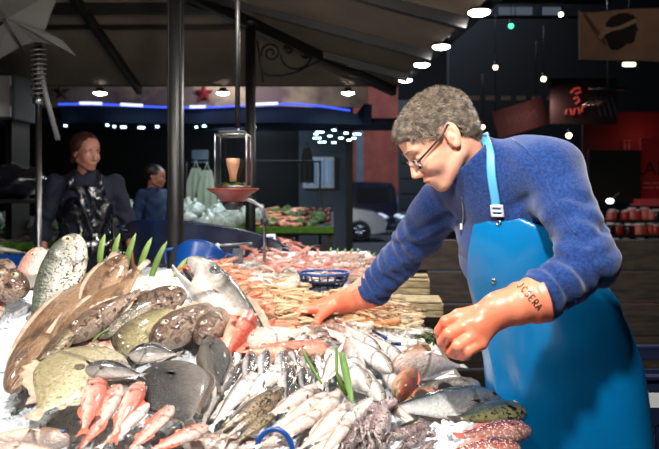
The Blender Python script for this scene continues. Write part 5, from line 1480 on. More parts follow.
# blue basins behind the heap
def basin(c, rx, ry, h, lab, mat):
    r = empty('plastic_basin', c, lab, 'basin'); vs = []; f = []; n = 40; prof_ = [(0,.004),(.72,.004),(.80,.02),(.95,h-.015),(1.0,h),(1.05,h),(1.05,h-.012),(.98,h-.02),(.83,.012),(.74,-.006),(0,-.006)]
    for (s_, z) in prof_:
        for k in range(n): a = 2*PI*k/n; vs.append((rx*s_*math.cos(a), ry*s_*math.sin(a), z))
    for i in range(len(prof_)-1):
        for k in range(n): k2 = (k+1) % n; f.append([i*n+k, i*n+k2, (i+1)*n+k2, (i+1)*n+k])
    mesh_obj('bowl', vs, f, mat, r, True); mb = MB()
    for s_ in (-1, 1): mb.tube([(s_*rx*1.04, -.05, h-.01), (s_*(rx*1.04+.04), -.04, h-.012), (s_*(rx*1.04+.04), .04, h-.012), (s_*rx*1.04, .05, h-.01)], .008, 8)
    mb.build('handles', mat, r, True); return r
b1 = basin(V(-.72, 3.50, .985), .42, .26, .22, 'large dark blue basin tipped up behind the left heap', M_dkblue); b1.rotation_euler = (-.35, .12, 0)
b2 = basin(V(-.64, 2.95, .99), .115, .11, .12, 'smaller bright blue basin behind the hake', M_blue); b2.rotation_euler = (-.9, .1, 0); b2.location = (-.61, 2.9, 1.06)
b3 = basin(V(-1.74, 3.05, .89), .36, .32, .22, 'flat blue basin of small fish at the far left of the stall', M_blue)
q_ = [dup(p_small, 'small fish lying in the flat blue basin at the left', 'small fish in the left blue basin') for _ in range(22)]
for k, o in enumerate(q_):
    o['category'] = 'fish'; a = rnd.uniform(0, 2*PI); o.rotation_mode = 'XYZ'; o.location = (-1.74+rnd.uniform(-.2,.2), 3.05+rnd.uniform(-.16,.16), 1.06+.003*k); o.rotation_euler = (PI/2, rnd.uniform(-.2,.2), a); o.scale = (.24,.24,.24)
# ================================================================== FAR STALLS, STREET, SHOP
pxX = lambda px, Y: (px-CX)/F*Y
pzZ = lambda py, Y: CZ-(py-HY)/F*Y
def counter(x0, x1, y0, y1, h, lab, mat, turf=None):
    c = ((x0+x1)/2, (y0+y1)/2, 0); r = empty('market_counter', c, lab, 'counter'); w, d_ = x1-x0, y1-y0
    mb = MB(); mb.box((0,0,h-.03), (w, d_, .06), None, .006); mb.build('counter_top', mat, r)
    for k, x in enumerate(np.linspace(-w/2+.05, w/2-.05, 3)):
        for s_ in (-1, 1): mb = MB(); mb.box((x, s_*(d_/2-.06), (h-.06)/2), (.06,.06,h-.06)); mb.build('leg', M_wooddark, r)
    mb = MB()
    for i in range(4): mb.box((0, -d_/2+.01, .18+i*(h-.25)/4), (w*.98, .02, (h-.25)/4*.9), None, .003)
    mb.build('front_boards', M_wooddark, r)
    if turf:
        mb = MB(); mb.prism([(-d_/2+.05, h), (d_/2-.02, h), (d_/2-.02, h+.17)], -w/2, w/2, (Rz(PI/2), (0,0,0))); mb.build('sloping_display_board', M_wooddark, r)
        mb = MB(); mb.box((0, -d_/2-.012, h-.0), (w, .03, .075), None, .006); mb.build('turf_edge', M_turf, r)
    return r
counter(-4.6, -1.95, 4.9, 6.1, 1.03, 'low market counter with a green turf edge behind the woman', M_dark, True)
counter(-2.9, .05, 7.2, 8.4, 1.0, 'long produce counter with a green turf edge across the aisle', M_dark, True)
counter(-4.3, -1.95, 3.8, 4.6, .98, 'low counter at the left edge beside the woman', M_dark)
# produce built once per kind
def produce(name, kind):
    r = empty(name)
    if kind == 'lettuce':
        for k in range(9):
            a = 2.4*k; t_ = k/9; vs, f = [], []; m = 6
            for i in range(m):
                for j in range(m):
                    u, v_ = i/(m-1), j/(m-1)*2-1; R_ = (.25+.75*t_)*.5
                    rr = R_*(u)*(1-.15*abs(v_)); an = a+v_*.9*(.4+.6*u); z = .35*(1-t_)*u+.22*math.sin(u*PI)+.05*math.sin(9*v_+k)*u
                    vs.append((rr*math.cos(an), rr*math.sin(an), z))
            for i in range(m-1):
                for j in range(m-1): f.append([i*m+j, i*m+j+1, (i+1)*m+j+1, (i+1)*m+j])
            o = mesh_obj('leaf', vs, f, PM['lettuce'], r, True)
            md = o.modifiers.new('solid', 'SOLIDIFY'); md.thickness = .02
        MB().ball((0,0,.15), (.2,.2,.18), 12, 8).build('heart', PM['lettuce2'], r, True)
    elif kind == 'round':
        MB().lathe((0,0,0), [(0,.02),(.2,.0),(.42,.14),(.5,.38),(.42,.66),(.22,.8),(.06,.76),(0,.74)], 18).build('flesh', PM['round'], r, True)
        MB().tube([(0,0,.74),(.02,.01,.84),(.05,.02,.92)], [.03,.025,.02], 6).build('stalk', M_green, r, True)
    elif kind == 'fillet':
        vs, f = [], []; m = 12
        for i in range(m):
            t_ = i/(m-1); w_ = .2*math.sin(PI*min(1, t_*.9+.08))**.6; 
            for k in range(10): a = 2*PI*k/10; vs.append((t_-.5, w_*math.cos(a)+.05*math.sin(t_*4), .08*math.sin(a)*(1-.5*t_)+.05*math.sin(t_*3)))
        for i in range(m-1):
            for k in range(10): k2 = (k+1) % 10; f.append([i*10+k, i*10+k2, (i+1)*10+k2, (i+1)*10+k])
        f.append(list(range(10))[::-1]); f.append([(m-1)*10+k for k in range(10)])
        mesh_obj('flesh', vs, f, PM['fillet'], r, True)
    elif kind == 'bag':
        b = MB(); b.lathe((0,0,0), [(0,0),(.4,0),(.5,.15),(.42,.4),(.2,.58),(.06,.66),(.1,.78),(.0,.72)], 14)
        v = np.array(b.v); v += .05*np.sin(v[:, [1,2,0]]*11+1); b.v = [tuple(x) for x in v]; b.build('bag', PM['bag'], r, True)
        MB().lathe((0,0,.62), [(.055,0),(.075,.01),(.075,.03),(.055,.04)], 10).build('tie', M_green, r, True)
    return r
PM = dict(lettuce=pm('lettuce_leaf', srgb(84,124,50), srgb(40,78,30), scale=5, rough=.5), lettuce2=pm('lettuce_heart', srgb(190,210,120), None, rough=.5),
          round=pm('red_fruit', srgb(120,52,34), srgb(84,34,24), scale=3, rough=.3), fillet=pm('orange_fillet', srgb(224,140,96), srgb(238,178,140), scale=9, rough=.35, stretch=(1,6,1)),
          bag=pm('white_bag', srgb(186,200,196), srgb(130,150,140), scale=6, rough=.35))
PR = {k: produce({'lettuce': 'lettuce', 'round': 'tomato', 'fillet': 'salmon_fillet', 'bag': 'ice_bag'}[k], k) for k in ('lettuce', 'round', 'fillet', 'bag')}
PRU = set()
def put(kind, px, py, Y, s, lab, grp, cat, rz=None):
    src = PR[kind]
    if kind in PRU: o = dup(src, lab, grp)
    else: o = src; PRU.add(kind); o['label'] = lab; o['group'] = grp
    o['category'] = cat; o.location = (pxX(px, Y), Y, pzZ(py, Y)); o.scale = (s, s, s*(1.0)); o.rotation_euler = (rnd.uniform(-.2,.2), rnd.uniform(-.2,.2), rnd.uniform(0, 6.28) if rz is None else rz); return o
def spread(kind, n, x0, x1, Y0, Y1, z0, s, lab, grp, cat, heap=.1):
    for _ in range(n):
        X = rnd.uniform(x0, x1); Y = rnd.uniform(Y0, Y1); t_ = (Y-Y0)/(Y1-Y0)
        o = put(kind, 0, 0, 1, s*rnd.uniform(.8, 1.2), lab, grp, cat); o.location = (X, Y, 1.0 + (0.03 if z0 > 1.01 else 0) + .165*t_ + .01)
spread('lettuce', 16, -2.8, -1.7, 7.25, 8.2, 1.0, .22, 'green lettuce on the far produce counter, left part', 'lettuces on the far counter, left', 'lettuce', .12)
spread('lettuce', 18, -.75, -.05, 7.25, 8.3, 1.0, .20, 'green leafy head piled at the right end of the far counter', 'leafy heads at the right end of the far counter', 'lettuce', .16)
spread('bag', 26, -1.75, -.75, 7.2, 7.9, .98, .22, 'white bag in the far counter heap between the post and the lantern', 'white bags on the far counter', 'bag', .1)
spread('bag', 14, -2.9, -1.8, 7.2, 7.7, .98, .18, 'white bag among the lettuces on the far counter', 'white bags among the lettuces', 'bag', .06)
spread('fillet', 40, -1.05, -.35, 7.3, 8.2, 1.02, .22, 'orange fillet in the far counter display right of the lantern', 'orange fillets on the far counter', 'fillet', .22)
spread('round', 22, -.6, .02, 7.25, 8.2, 1.0, .07, 'red tomato at the right end of the far counter', 'tomatoes on the far counter', 'tomato', .14)
spread('bag', 18, -4.3, -2.35, 4.95, 5.7, 1.02, .16, 'white bag on the turf-edged counter behind the woman', 'white bags on the counter behind the woman', 'bag', .1)
spread('lettuce', 8, -4.2, -2.2, 5.0, 5.9, 1.04, .18, 'green bunch on the turf-edged counter behind the woman', 'green bunches on the counter behind the woman', 'lettuce', .1)
for k in range(34):
    o = dup(p_whiting, 'pale fish on the low counter at the left edge', 'pale fish on the left counter'); o['category'] = 'fish'; o.rotation_mode = 'XYZ'
    o.location = (rnd.uniform(-2.6,-1.98), rnd.uniform(3.85,4.4), .99+.004*k); o.rotation_euler = (PI/2, rnd.uniform(-.3,.1), rnd.uniform(0, 6.28)); o.scale = (.3,.3,.3)
# bagged black load on the left, white cooler box, coil pole
o = MB(); o.ball((0,0,0), (.30,.22,.13), 26, 14); v = np.array(o.v); v += .018*np.sin(v[:, [1,2,0]]*34+2*np.sin(v[:, [2,0,1]]*21)); o.v = [tuple(x) for x in v]
oo = o.build('plastic_sack', M_pvc, None, True); oo.location = P(4, 182, 4.7); tag(oo, 'shiny black plastic sack at the left edge above the counter', 'sack')
r = empty('steel_shelf', (P(12, 196, 4.7)[0], 4.7, 0), 'steel shelf carrying the black sack at the left edge', 'shelf'); z = pzZ(190, 4.7)-.06
mb = MB(); mb.box((-.1,0,z-.02), (.9,.5,.025), None, .003); mb.build('shelf_board', M_steel, r)
for sx in (-.5, .3):
    for sy in (-.22, .22): MB().cyl((sx, sy, 0), (sx, sy, z), .012, 8).build('leg', M_steel, r, True)
d = 3.3; r = empty('steel_pole', (pxX(38.5, d), d, 0), 'thin steel pole with a coiled spring top left of the woman', 'pole')
MB().cyl((0,0,0), (0,0,pzZ(100, d)), .016, 14).build('shaft', pm('dull_steel', srgb(110,110,112), None, rough=.35, metal=1), r, True)
MB().cyl((0,0,pzZ(100,d)), (0,0,pzZ(42,d)), .02, 12).build('sleeve', M_iron, r, True)
MB().tube([V(.034*math.cos(t_), .034*math.sin(t_), pzZ(98,d)+(pzZ(45,d)-pzZ(98,d))*t_/(2*PI*11)) for t_ in np.linspace(0, 2*PI*11, 180)], .005, 6).build('coil_spring', pm('grey_spring', srgb(96,92,88), None, rough=.5, metal=.6), r, True)
MB().lathe((0,0,pzZ(101,d)), [(.017,-.02),(.03,-.01),(.03,.015),(.017,.02)], 14).build('clamp', M_steel, r, True)
MB().tube([V(0,0,pzZ(62,d)), P(47,100,d)-V(pxX(38.5,d), d, 0), P(58,140,d)-V(pxX(38.5,d), d, 0)], .014, 8).build('slanting_arm', pm('grey_arm', srgb(90,90,92), None, rough=.5), r, True)
# grey star-shaped cloth at the upper left
d = 3.2; c = P(10, 20, d); r = empty('cloth_star', c, 'large dim grey star-shaped cloth hanging at the upper left corner', 'cloth')
out = [(-30,-30),(60,-12),(50,14),(44,30),(62,40),(76,56),(50,44),(34,42),(20,46),(0,58),(-30,60)]
n = 1
top_ = [(P(x, y, d)-c) for x, y in out]; vs = []; f = []
cc = P(8, 18, d-.12)-c; vs = [cc] + top_ + [cc+V(0,.012,0)] + [q_+V(0,.012,0) for q_ in top_]; m = len(out)
for i in range(m):
    j = (i+1) % m; f += [[0, 1+i, 1+j], [m+1, m+2+j, m+2+i], [1+i, m+2+i, m+2+j, 1+j]]
mesh_obj('cloth', vs, f, pm('grey_cloth', srgb(92,90,86), srgb(74,72,70), scale=3, rough=.9), r, False)
MB().tube([P(-30, 40, d-.02)-c, P(4, 20, d-.14)-c, P(24, 52, d-.02)-c], .008, 6).build('edge_cord', M_iron, r, True)
# white box unit at left
Y = 5.2; r = empty('cooler_cabinet', (pxX(8, Y), Y, 0), 'dim white cabinet unit at the left edge under the canopy', 'cabinet')
zc0, zc1 = pzZ(122, Y), pzZ(78, Y)
mb = MB(); mb.box((-.1, 0, (zc0+zc1)/2), (.5, .4, zc1-zc0), None, .01); mb.build('body', M_greyw, r)
mb = MB(); mb.box((.03, -.21, (zc0+zc1)/2), (.2, .02, (zc1-zc0)*.9), None, .005); mb.build('door', M_white, r)
MB().cyl((.14, -.23, zc0+.1), (.14, -.23, zc1-.1), .008, 8).build('handle', M_steel, r, True)
for s_ in (-.28, .08): mb = MB(); mb.box((s_, 0, zc0/2), (.05, .3, zc0)); mb.build('stand', M_iron, r)
# ---- shop across the street
Y = 12.5
r = empty('shop_front', (pxX(200, Y), Y, 0), 'blue-lit seafood shop front with a grey wall across the street', 'shop'); so = V(pxX(200, Y), Y, 0)
def sbox(name, x0, x1, y0, y1, Ya, Yb, mat):
    X0, X1 = pxX(x0, Ya), pxX(x1, Ya); Z0, Z1 = pzZ(y1, Ya), pzZ(y0, Ya)
    mb = MB(); mb.box(V((X0+X1)/2, (Ya+Yb)/2, (Z0+Z1)/2)-so, (X1-X0, Yb-Ya, Z1-Z0)); return mb.build(name, mat, r)
sbox('side_wall', 299, 347, 118, 262, Y, Y+.4, M_greyw)
sbox('dark_doorway', 250, 299, 130, 262, Y+.3, Y+.5, M_dark)
sbox('inner_wall', -60, 250, 100, 262, Y+1.6, Y+1.8, M_dark)
sbox('corner_column', 346, 353, 100, 262, Y-.1, Y+.3, M_iron)
fr = sbox('window', 303, 334, 157, 188, Y-.06, Y, M_white)
for k, (a, b) in enumerate(((305.5,309),(312,316),(319,323.5),(327,331))): 
    o = sbox('blue_pane', a, b, 160, 185, Y-.08, Y-.055, em('lit_blue_pane', (.25,.5,.9,1), .35)); o.parent = fr
# underside canopy with panel lights
mb = MB(); mb.box(V(pxX(235, 11.5), 11.3, 2.74)-so - V(0,0,.14), (6.2, 1.6, .06)); mb.build('awning_underside', M_bluec, r)
mb = MB(); n = 40
X0, X1 = pxX(60, 10.4), pxX(372, 10.4)
vs, f = [], []
for i in range(n+1):
    t_ = i/n; x = X0+(X1-X0)*t_; w_ = .03*math.sin(t_*9+1) + (-.12*max(0, (t_-.72)/.28)**1.5)
    for z_, yy in ((3.0+w_, 10.38), (2.58+w_*.3, 10.5), (2.58+w_*.3, 10.56), (3.0+w_, 10.44)): vs.append(V(x, yy, z_-.22 if z_ > 2.9 else z_-.03)-so)
for i in range(n):
    for k in range(4): f.append([i*4+k, i*4+(k+1) % 4, (i+1)*4+(k+1) % 4, (i+1)*4+k])
f += [[0,1,2,3][::-1], [n*4+k for k in range(4)]]
mesh_obj('awning_valance', vs, f, M_bluec, r, False)
def wave(t_): return .03*math.sin(t_*9+1) + (-.12*max(0, (t_-.72)/.28)**1.5)
MB().tube([V(X0+(X1-X0)*t_, 10.34, 2.81+wave(t_))-so for t_ in np.linspace(0, .93, 50)], .016, 8).build('neon_tube', E_neon, r, True)
for a, b in ((.07,.14),(.20,.27),(.42,.47),(.62,.70)):
    MB().tube([V(X0+(X1-X0)*t_, 10.31, 2.82+wave(t_))-so for t_ in np.linspace(a, b, 8)], .022, 8).build('white_neon_piece', E_neonw, r, True)
sbox('mural_band', -60, 368, 84, 107, 10.7, 10.76, pm('beach_mural', srgb(196,178,150), srgb(104,88,92), scale=1.4, rough=.8, detail=6, contrast=(.4,.6)))
for px_, py_, L_x in ((123,127,5),(107,125,2),(114,126.5,2),(157,126.5,2.5),(65,125.5,2),(141,127.5,6),(253,127,5),(204,126,3),(196,127,2)):
    sbox('downlight', px_-L_x/2, px_+L_x/2, py_-.9, py_+.9, 10.30, 10.34, E_cool)
for k, (px_, py_) in enumerate(((320,132),(334,130),(346,133),(317,138),(330,136),(341,138),(322,142),(334,142.5),(349,140),(357,134),(354,138),(316,134))):
    sbox('ceiling_panel_light', px_-(2.2 if k % 3 else 4), px_+(2.2 if k % 3 else 4), py_-.6, py_+.6, 10.30, 10.34, E_cool)
sbox('white_notice', 192, 208, 150, 163, Y-.2, Y-.15, M_greyw)
# starfish and shark ornaments on the mural band
def star(px, py, R_, mat, lab, Y_=10.6):
    c_ = V(pxX(px, Y_), Y_, pzZ(py, Y_)); r_ = empty('star_ornament', c_, lab, 'ornament'); vs = [V(0,-.06,0), V(0,.03,0)]; f = []
    for k in range(10):
        a = PI/2 + 2*PI*k/10; q_ = R_ if k % 2 == 0 else R_*.42; vs.append(V(q_*math.cos(a), 0, q_*math.sin(a)))
    for k in range(10): j = (k+1) % 10; f += [[0, 2+j, 2+k], [1, 2+k, 2+j]]
    mesh_obj('star', vs, f, mat, r_, False)
star(61, 92, .17, pm('brown_star', srgb(92,62,40), None, rough=.6), 'brown star ornament above the neon, left of the lamp')
star(204, 93, .17, pm('dark_red_star', srgb(120,28,34), None, rough=.6), 'dark red star ornament above the neon, left of the lantern rod')
# hanging pale aprons
def hanging(px, py0, py1, w, Y_, mat, lab, name='hanging_apron', cat='apron'):
    c_ = V(pxX(px, Y_), Y_, pzZ(py0, Y_)); H = pzZ(py0, Y_)-pzZ(py1, Y_); r_ = empty(name, c_, lab, cat); vs, f = [], []; nx_, nz_ = 12, 8
    for sd in (0, 1):
        for i in range(nx_+1):
            for j in range(nz_+1):
                u, v_ = i/nx_*2-1, j/nz_; ww = w/2*(.45+.55*min(1, v_*2.2)); vs.append((u*ww, .03*math.sin(u*9)*v_+sd*.012, -H*v_))
    Rr = nz_+1; o_ = (nx_+1)*Rr
    for i in range(nx_):
        for j in range(nz_):
            f.append([i*Rr+j, i*Rr+j+1, (i+1)*Rr+j+1, (i+1)*Rr+j]); f.append([o_+i*Rr+j, o_+(i+1)*Rr+j, o_+(i+1)*Rr+j+1, o_+i*Rr+j+1])
    mesh_obj('cloth', vs, f, mat, r_, True); MB().tube([(-w*.12,0,0),(0,0,.10),(w*.12,0,0)], .01, 6).build('neck_loop', mat, r_, True)
    return r_
M_pgreen = pm('pale_green_cloth', srgb(150,168,150), srgb(128,146,130), scale=4, rough=.7)
hanging(196, 168, 200, .26, 8.6, M_pgreen, 'pale green apron hanging behind the white bags, left one')
hanging(207, 170, 212, .26, 8.5, M_pgreen, 'pale green apron hanging behind the white bags, right one')
hanging(307, 148, 183, .22, 9.5, pm('dark_cloth', srgb(34,38,40), None, rough=.7), 'dark garment hanging in front of the lit window', 'hanging_garment', 'garment')
mb = MB(); mb.tube([V(pxX(185,8.6), 8.65, pzZ(160,8.6)), V(pxX(320,8.6), 8.65, pzZ(160,8.6)-.02)], .012, 8); mb.cyl((pxX(185,8.6), 8.65, 0), (pxX(185,8.6), 8.65, pzZ(160,8.6)), .015, 8); mb.cyl((pxX(320,8.6), 8.65, 0), (pxX(320,8.6), 8.65, pzZ(160,8.6)), .015, 8)
tag(mb.build('garment_rail', M_iron, None, True), 'dark rail holding the hanging aprons behind the far counter', 'rail')
# brick building and dark door on the street
Y = 25
def wallbox(name, x0, x1, y0, y1, Ya, t_, mat, lab, cat):
    X0, X1 = pxX(x0, Ya), pxX(x1, Ya); Z1 = pzZ(y0, Ya); r_ = empty(name, ((X0+X1)/2, Ya, 0), lab, cat); mb = MB(); mb.box((0, t_/2, Z1/2), (X1-X0, t_, Z1)); mb.build('wall', mat, r_); return r_, X0, X1, Z1
bw, X0, X1, Z1 = wallbox('brick_house', 353, 398, 60, 0, 25, .6, M_redbrick, 'red brick house front beyond the parked van', 'house')
mb = MB(); mb.box((0, -.04, .6), (X1-X0, .08, 1.2)); mb.build('stone_plinth', M_greyw, bw)
mb = MB(); mb.box((-.62, -.05, 2.4), (.28, .1, 3.4)); mb.build('grey_pilaster', M_greyw, bw)
bw, X0, X1, Z1 = wallbox('garage_front', 398, 448, 100, 0, 25, .5, pm('dark_green_door', srgb(28,34,36), None, rough=.6), 'dark garage front right of the red brick house', 'garage')
mb = MB()
for k in range(5): mb.box((0, -.03, .35+.6*k), (X1-X0-.2, .04, .5), None, .01)
mb.build('door_panels', pm('dark_panel', srgb(24,30,34), None, rough=.5), bw)
# kerb
mb = MB(); mb.box((3, 22.3, .06), (16, 3.5, .12), None, .01); struct(mb.build('trim_1', M_asph))
# cars
M_carg = pm('silver_car_paint', srgb(172,174,178), None, rough=.25, metal=.6, coat=1)
M_carb = pm('dark_blue_car_paint', srgb(22,28,44), None, rough=.25, metal=.4, coat=1)
M_carl = pm('pale_blue_car_paint', srgb(120,150,180), None, rough=.25, metal=.5, coat=1)
M_cgl = pm('dark_car_glass', G(.01), None, rough=.05, coat=1)
M_tyre = pm('tyre_rubber', G(.012), None, rough=.8)
def car(lab, c, L, W, H, bodyp, glassp, paint, wheels, rz=0.0):
    """bodyp / glassp: side outlines, x along the car 0..1, z 0..1"""
    r_ = empty('car', c, lab, 'car'); r_.rotation_euler = (0, 0, rz)
    def hull(name, poly, w0, w1, mat, zb):
        n_ = len(poly); vs = []; 
        for s_, wf in ((-1, 1.0), (-1, .0), (1, .0), (1, 1.0)): pass
        rows = [(-1, w1), (-.92, w0), (.92, w0), (1, w1)]
        for yy in (-1, -.9, .9, 1):
            for (x, z_) in poly:
                k_ = 1 - .16*max(0, (z_*H-zb)/H*2); y_ = yy*W/2*k_; ins = .985 if abs(yy) == 1 else 1
                vs.append(((x-.5)*L*(.99 if abs(yy) == 1 else 1), y_, z_*H*ins))
        f = [list(range(n_))[::-1], [3*n_+k for k in range(n_)]]
        for q_ in range(3):
            for i in range(n_): j = (i+1) % n_; f.append([q_*n_+i, q_*n_+j, (q_+1)*n_+j, (q_+1)*n_+i])
        o_ = mesh_obj(name, vs, [x[::-1] for x in f], mat, r_, True); o_.data.set_sharp_from_angle(angle=math.radians(35)); return o_
    hull('body', bodyp, 1, 1, paint, H*.55)
    gl = []
    for gp in glassp:
        for s_ in (-1, 1):
            vs = []; 
            for dy in (0, .02):
                for (x, z_) in gp:
                    k_ = 1 - .16*max(0, (z_*H-H*.55)/H*2); vs.append(((x-.5)*L*.99, s_*(W/2*k_*1.0+.006-dy), z_*H))
            n_ = len(gp); f = [list(range(n_)), [n_+k for k in range(n_)][::-1]] + [[i, n_+i, n_+(i+1) % n_, (i+1) % n_] for i in range(n_)]
            mesh_obj('side_window', vs, f, M_cgl, r_, False)
    for wx in wheels:
        for s_ in (-1, 1):
            R_ = .31; w_ = MB(); Rm = Rx(PI/2)
            w_.lathe(((wx-.5)*L, s_*(W/2-.06), R_), [(.19,-.09),(.27,-.10),(R_,-.08),(R_,.08),(.27,.10),(.19,.09)], 26, Rm); t_ = w_.build('tyre', M_tyre, r_, True)
            w_ = MB(); w_.lathe(((wx-.5)*L, s_*(W/2-.02), R_), [(0,-.03),(.05,-.03),(.06,.0),(.18,.01),(.2,-.02),(.2,.03),(0,.03)], 26, Rm)
            for k in range(7):
                a = 2*PI*k/7; w_.box(((wx-.5)*L+.11*math.cos(a), s_*(W/2+.015), R_+.11*math.sin(a)), (.16,.02,.035), Ry(-a))
            w_.build('rim', M_steel, r_, True)
    for s_ in (-1, 1):
        mb = MB(); mb.ball((L*.47, s_*W*.36, H*.47), (.16,.16,.09), 12, 8); mb.build('headlight', M_white, r_, True)
        mb = MB(); mb.ball((-L*.485, s_*W*.40, H*.5), (.06,.12,.14), 12, 8); mb.build('tail_light', pm('red_lens', srgb(150,20,20), None, rough=.2), r_, True)
        mb = MB(); mb.ball((L*.16, s_*(W/2+.06), H*.66), (.07,.09,.07), 10, 6); mb.build('mirror', paint, r_, True)
    return r_
hatch = [(.02,.22),(.0,.42),(.02,.62),(.08,.80),(.16,.95),(.34,1.0),(.52,.97),(.64,.86),(.76,.66),(.90,.60),(.975,.50),(1.0,.36),(.985,.2),(.90,.16),(.1,.16)]
hg = [[(.12,.66),(.17,.88),(.34,.93),(.34,.66)],[(.36,.66),(.36,.93),(.51,.90),(.62,.80),(.70,.66)]]
car('silver hatchback parked in the street, nose to the right', (pxX(318, 18.6), 18.6, 0), 3.9, 1.7, 1.42, hatch, hg, M_carg, (.17, .80), 0.0)
van = [(.01,.2),(.0,.5),(.02,.86),(.05,.98),(.3,1.0),(.62,.99),(.74,.90),(.84,.62),(.97,.52),(1.0,.36),(.99,.18),(.9,.14),(.1,.14)]
vg = [[(.06,.6),(.07,.86),(.34,.88),(.34,.6)],[(.37,.6),(.37,.88),(.62,.88),(.70,.80),(.76,.6)]]
car('dark blue people carrier parked behind the silver hatchback', (pxX(338, 22.3), 22.3, 0), 4.0, 1.8, 1.74, van, vg, M_carb, (.17, .80), PI)
car('pale blue car half hidden behind the fishmonger', (pxX(462, 19.6), 19.6, 0), 4.0, 1.7, 1.30, hatch, hg, M_carl, (.17, .80), PI)
# ---- right hand side: dark market hall
M_hall = pm('hall_beam', srgb(22,21,21), None, rough=.7)
Y = 14
mb = MB(); mb.box((pxX(560, 16), 16, 3.5), (5.6, .25, 7)); struct(mb.build('wall_right', M_dark))
r = empty('roof_window_band', (pxX(500, 15), 15, pzZ(98, 15)), 'row of small tan windows high in the hall behind the man', 'windows')
for k in range(9): mb = MB(); mb.box((-1.3+.36*k, 0, 0), (.2, .06, .11 - .006*k)); mb.build('pane', em('dim_tan_window', (.55,.38,.24,1), .28 if k < 2 else .05), r)
r = empty('skylight', (pxX(522, 14), 14, pzZ(11, 14)), 'strip of pale skylights at the top right of the hall', 'skylight')
for k, (a, b) in enumerate(((-.50,-.16),(-.12,.22),(.46,.85))): mb = MB(); mb.box(((a+b)/2, 0, .0), (b-a, .05, .16)); mb.build('pane', em('dusk_glass', (.3,.38,.5,1), .22), r)
mb = MB(); mb.box((.2, -.08, .24), (3.4, .1, .2)); mb.box((.2, -.08, -.16), (3.4, .06, .05)); mb.build('frame', M_hall, r)
for px_, py_, rr, m_, lab in ((511,26,.045,E_green,'small green bulb below the skylight'),(561,14.5,.042,E_bulb,'warm round bulb beside the flag'),(495.5,67.5,.042,E_bulb,'warm bulb above the man\'s neck'),(543.5,79,.045,E_bulb,'warm bulb above the man\'s shoulder'),(569,135.5,.05,E_bulb,'white bulb behind the man\'s shoulder'),(482.5,127,.042,E_bulb,'bright bulb just behind the man\'s collar')):
    c_ = P(px_, py_, 12); r_ = empty('hanging_bulb', c_, lab, 'bulb'); MB().ball((0,0,0), rr, 14, 10).build('globe', m_, r_, True)
    MB().cyl((0,0,rr*.8), (0,0,rr+.06), .03, 10).build('socket', M_iron, r_, True); MB().cyl((0,0,rr+.06), (0,0,1.0), .006, 6).build('cord', M_iron, r_, True)
c_ = P(629, 64.5, 9); r_ = empty('tube_lamp', c_, 'short yellowish tube lamp under the flag', 'lamp'); mb = MB(); mb.tube([(-.08,0,0),(.08,0,0)], .026, 10); mb.build('tube', em('yellow_tube', (.9,1,.45,1), 5), r_, True); mb = MB(); mb.box((0,0,.05), (.3,.06,.04)); mb.build('holder', M_iron, r_); MB().cyl((0,0,.05), (0,0,1.2), .006, 6).build('cord', M_iron, r_, True)
# flag with a dark head in profile wearing a white headband
Y = 7.0; c_ = P(621, 36, Y); r_ = empty('flag', c_, 'beige flag with a dark head in profile and white headband, upper right', 'flag')
def flag_pt(px, py, dy=0.0): q_ = P(px, py, Y)-c_; return V(q_[0], dy+.02*math.sin((px-580)*.09), q_[2])
vs, f = [], []; nx_ = 22
xs_ = np.linspace(579, 664, nx_)
for sd in (0, .008):
    for x in xs_:
        for y in (12-(x-579)*.05, 36, 59+(x-579)*.03): vs.append(flag_pt(x, y, sd))
for sd in (0, 1):
    for i in range(nx_-1):
        for j in range(2): o_ = sd*nx_*3; q_ = [o_+i*3+j, o_+i*3+j+1, o_+(i+1)*3+j+1, o_+(i+1)*3+j]; f.append(q_ if sd else q_[::-1])
mesh_obj('cloth', vs, f, pm('beige_flag_cloth', srgb(150,118,98), srgb(132,102,84), scale=3, rough=.9), r_, True)
def patch(name, poly, dy, mat):
    n_ = len(poly); vs = [flag_pt(x, y, dy) for x, y in poly] + [flag_pt(x, y, dy+.004) for x, y in poly]
    f = [list(range(n_)), list(range(n_, 2*n_))[::-1]] + [[i, (i+1) % n_, n_+(i+1) % n_, n_+i] for i in range(n_)]
    mesh_obj(name, vs, f, mat, r_, False)
patch('head_profile', [(607,22),(611,17),(618,14),(626,13.5),(632,16),(635,20),(635,26),(637,31),(634.5,33),(635,36),(633.5,38),(634,41),(631,44),(626,44),(623,47),(618,50),(612,50),(609,46),(608,42),(605,37),(606,30)], -.012, pm('flag_black', srgb(26,24,24), None, rough=.9))
patch('headband', [(606,27),(612,28),(620,26),(628,22),(634,19.5),(635,23),(628,26.5),(620,29.5),(611,31.5),(604,35),(601,40),(598,37),(602,31)], -.02, pm('flag_white', srgb(160,136,120), None, rough=.9))
patch('painted_fold_shade', [(583,14),(586,13.5),(604,38),(607,44),(604,44),(600,38)], -.01, pm('fold_shade_brown', srgb(96,66,54), None, rough=.9))  # brown strip painted on for the shade of a fold
MB().cyl(flag_pt(579, 11, -.0), flag_pt(579, 60, -.0), .012, 8).build('hem', pm('pale_hem', srgb(170,150,136), None, rough=.8), r_, True)
MB().tube([flag_pt(560, 9, .0), flag_pt(579, 12), flag_pt(664, 7)], .006, 6).build('cord', M_iron, r_, True)
